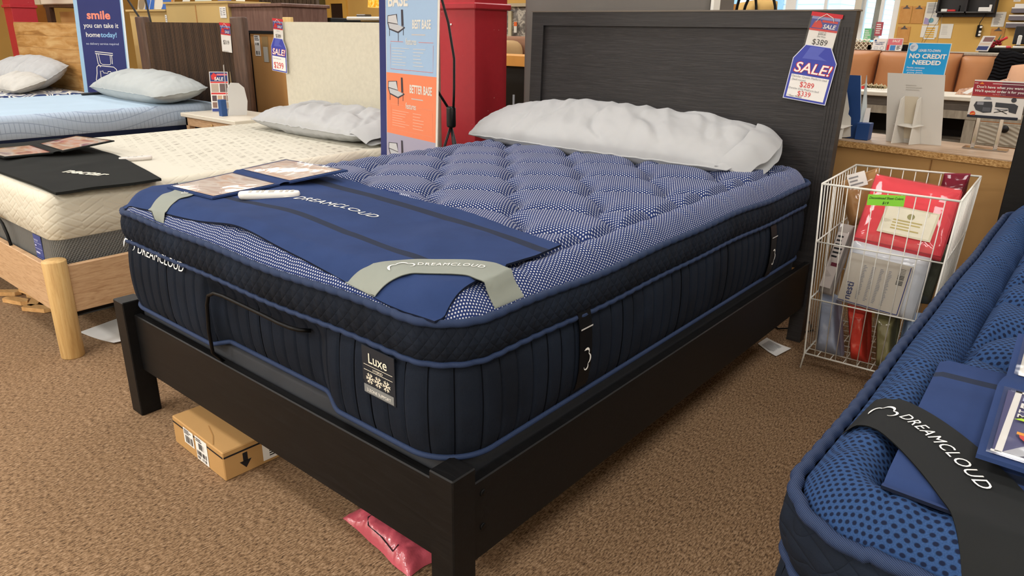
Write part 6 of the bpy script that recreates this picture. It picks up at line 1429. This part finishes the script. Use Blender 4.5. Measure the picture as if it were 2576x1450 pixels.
wsf = thing('wall_shelf', (-.86, 9.75, 1.56), 'black two compartment wall shelf on the yellow wall', 'shelf'); BKS = flat('#2a2728', .5); BKI = flat('#3a3838', .6)
MB().box((-1.155, 9.835, 1.565), (-.545, 9.846, 2.0), BKI).build('back', wsf); MB().box((-1.155, 9.70, 1.605), (-.575, 9.846, 1.62), flat('#4a4a4a', .5)).build('shelf_board', wsf); MB().box((-1.165, 9.80, 1.562), (-.545, 9.846, 1.605), BKS).build('lower_rail', wsf)
for x in (-1.165, -.86, -.575): MB().box((x, 9.70, 1.605), (x+.018, 9.846, 2.0), BKS).build('divider', wsf)
for x in (-1.10, -.85, -.64):
    mb = MB(); mb.tube([(x, 9.80, 1.59), (x, 9.775, 1.585), (x, 9.77, 1.60)], .004, BLACKP, 6); mb.build('hook', wsf)
o = MB().box((-1.12, 9.75, 1.6205), (-1.055, 9.80, 1.652), WHITE, .003); tag(o.build('white_box'), 'small white box in the left compartment of the wall shelf', 'box')
o = MB(); o.box((-1.05, 9.75, 1.6205), (-.965, 9.80, 1.645), REDI, .006); tag(o.build('tape_gun'), 'red tape dispenser in the left compartment of the wall shelf', 'tape dispenser')
o = MB(); o.cyl((-.925, 9.76, 1.6205), (-.925, 9.76, 1.69), .008, .008, BLACKP, 10); tag(o.build('pen'), 'black pen standing beside the wall shelf divider', 'pen')
o = MB(); o.box((-.72, 9.72, 1.6205), (-.60, 9.80, 1.668), PAPER, .004); tag(o.build('paper_pack'), 'white paper pack lying in the right compartment of the wall shelf', 'paper')
o = MB(); o.box((-.612, 9.71, 1.6205), (-.585, 9.72, 1.695), PAPER); tag(o.build('card'), 'white card standing at the right end of the wall shelf', 'card')
cd = MB(); cd.tube([(-1.10, 9.76, 1.58), (-1.16, 9.70, 1.42), (-1.22, 9.6, 1.22)], .002, INK, 6); tag(cd.build('cord'), 'thin cord slanting down from the left hook of the wall shelf', 'cord')
cd = MB(); cd.tube([(-1.095, 9.76, 1.58), (-1.075, 9.7, 1.40), (-1.06, 9.6, 1.22)], .002, flat('#7d7a73', .5), 6); tag(cd.build('cord'), 'grey cord hanging straight from the left hook of the wall shelf', 'cord')
cd = MB(); cd.tube([(-.64, 9.76, 1.585), (-.675, 9.75, 1.50), (-.69, 9.80, 1.44)], .004, INK, 6); tag(cd.build('power_cable'), 'black cable from the right hook of the wall shelf to the power strip', 'cable')
cd = MB(); cd.tube([(-1.20, 9.80, 1.78), (-1.215, 9.80, 1.6), (-1.25, 9.80, 1.4), (-1.27, 9.75, 1.2)], .002, INK, 6); tag(cd.build('cord'), 'dark cord running over the papers left of the wall shelf', 'cord')
ps_ = thing('power_strip', (-.67, 9.82, 1.34), 'black power strip with white plugs below the right end of the wall shelf', 'power strip'); MB().box((-.705, 9.815, 1.335), (-.655, 9.846, 1.47), BLACKP, .004).build('strip', ps_)
for z in (1.435, 1.38, 1.345): MB().box((-.675, 9.79, z), (-.650, 9.815, z+.025), WHITE, .003).build('plug', ps_)
ft = thing('file_tray', (-.30, 9.78, 1.4), 'tiered grey wall file trays with papers at the right edge', 'file tray')
for k in range(3):
    z = 1.44+.082*k; mb = MB(); mb.box((-.41+.012*k, 9.74, z), (-.15, 9.846, z+.05), flat('#6f6a72', .4), .003); mb.box((-.41+.012*k, 9.735, z+.048), (-.15, 9.745, z+.062), PAPER); mb.build('tray', ft)
mb = MB(); mb.box((-.37, 9.80, 1.65), (-.23, 9.81, 1.705), PAPER); mb.build('sheet', ft)

# ================================================================ shop window and the street outside
WF = flat('#e6e6e2', .45); GL = clear_film('window_glass', .02, (.93, .97, 1, 1), .2)
for i, (x0, x1) in enumerate(((-4.6, -3.02), (-3.02, -2.10), (-2.10, -1.62)), 1):
    mb = MB()
    for a, b, c_, d in ((x0, x0+.07, .55, 2.9), (x1-.07, x1, .55, 2.9)): mb.box((a, 9.86, c_), (b, 9.95, d), WF)
    mb.box((x0+.07, 9.86, .55), (x1-.07, 9.95, .64), WF); mb.box((x0+.07, 9.86, 2.82), (x1-.07, 9.95, 2.9), WF); fo = structure(mb.build('window_%d' % i))
    g = MB(); g.box((x0+.07, 9.90, .64), (x1-.07, 9.906, 2.82), GL); g.build('pane', fo)
    for xm in ([x0+.30, x0+.62, x0+1.05] if i == 1 else ([x0+.47] if i == 2 else [x0+.27])):
        q = MB(); q.box((xm-.02, 9.87, .64), (xm+.02, 9.94, 2.82), WF); q.build('mullion', fo)
bl_ = MB(); bl_.box((-2.13, 9.74, 1.47), (-2.05, 9.80, 3.0), flat('#c9c2b2', .6)); tag(bl_.build('vertical_blind'), 'pale vertical blind hanging between the shop windows', 'blind')
structure(MB().box((-30, 10.2, -.2), (20, 40, -.05), flat('#c9ccd0', .8)).build('ground'))
sd = thing('house', (-7.0, 22, -.05), 'white clapboard house across the street seen through the shop window', 'house')
SID = NT('white_siding'); c = SID.co(); x, y, z = SID.xyz(c); SID.bump(SID.m('FRACT', SID.m('MULTIPLY', z, 7)), .5, .02); SIDM = SID.out(SID.mix(SID.m('LESS_THAN', SID.m('FRACT', SID.m('MULTIPLY', z, 7)), .18), '#f4f7fa', '#c3d3df'), .6)
MB().box((-14, 20, -.05), (-5.4, 26, 3.2), SIDM).build('wall', sd); mb = MB(); mb.prism([(-14.3, 3.2), (-5.1, 3.2), (-9.7, 5.2)], (0, 19.8, 0), (1, 0, 0), (0, 0, 1), 6.4, flat('#8fa0ae', .7)); mb.build('roof', sd)
for x in (-8.9, -7.6): MB().box((x, 19.95, .9), (x+.7, 20, 2.4), flat('#8fb4cc', .3)).build('window', sd)
LEAF = NT('tree_leaves'); n_ = LEAF.noise(LEAF.co(), 8, 3, .6); LEAFM = LEAF.out(LEAF.ramp(n_, (.35, '#7fa877'), (.6, '#b9d6a4')), .7)
for (x, y, z, r, lab) in ((-3.1, 17, 3.0, .8, 'green tree seen through the middle shop window'), (-4.2, 19, 3.0, .8, 'second green tree seen through the right shop window')):
    tr = thing('tree', (x, y, -.05), lab, 'tree', 'trees across the street'); mb = MB()
    mb.grid(lambda u, v: V((x, y, z)) + V((math.cos(2*PI*u)*math.sin(PI*v), math.sin(2*PI*u)*math.sin(PI*v), math.cos(PI*v)))*r*(1+.35*noise.noise(V((u*9, v*7, x)))), 40, 24, LEAFM, False); mb.build('foliage', tr); mb = MB(); mb.cyl((x, y, -.05), (x, y, z-.4), .12, .09, flat('#5b4636', .8), 10); mb.build('trunk', tr)
cr = thing('parked_car', (-4.0, 16, -.05), 'light blue parked car seen through the right shop window', 'car'); mb = MB(); mb.prism([(-1.9, .2), (1.9, .2), (1.95, .65), (1.3, .78), (.7, 1.25), (-.9, 1.25), (-1.5, .8), (-1.95, .7)], (-4.0, 15.2, 0), (1, 0, 0), (0, 0, 1), 1.6, flat('#7fb2d6', .3, .5)); mb.build('body', cr)
for x in (-5.2, -2.8): mb = MB(); mb.cyl((x, 15.18, .27), (x, 15.4, .27), .32, .32, INK, 20); mb.build('wheel', cr)
for x, z, c_, lab in ((-1.99, 1.25, '#7cc98e', 'green leaflet taped to the shop window'), (-1.86, 1.33, '#b0525c', 'red SALE leaflet taped to the shop window')):
    mb = MB(); mb.box((x, 9.846, z), (x+.09, 9.849, z+.17), flat(c_, .6)); pr = PR(mb, (x, 9.846, z), (1, 0, 0), (0, 0, 1)); pr.rule(.01, .02, .08, .15, 5, PAPER); tag(mb.build('leaflet'), lab, 'leaflet')

cdm = MB(); cdm.tube([(-.30, 2.45, .006), (-.20, 2.38, .006), (-.13, 2.33, .006), (-.09, 2.36, .010), (-.04, 2.33, .006), (.0, 2.42, .006), (-.05, 2.52, .006), (-.12, 2.5, .006)], .004, BLACKP, 6); tag(cdm.build('cable'), 'loose black power cord on the carpet under the head of the black bed', 'cord')
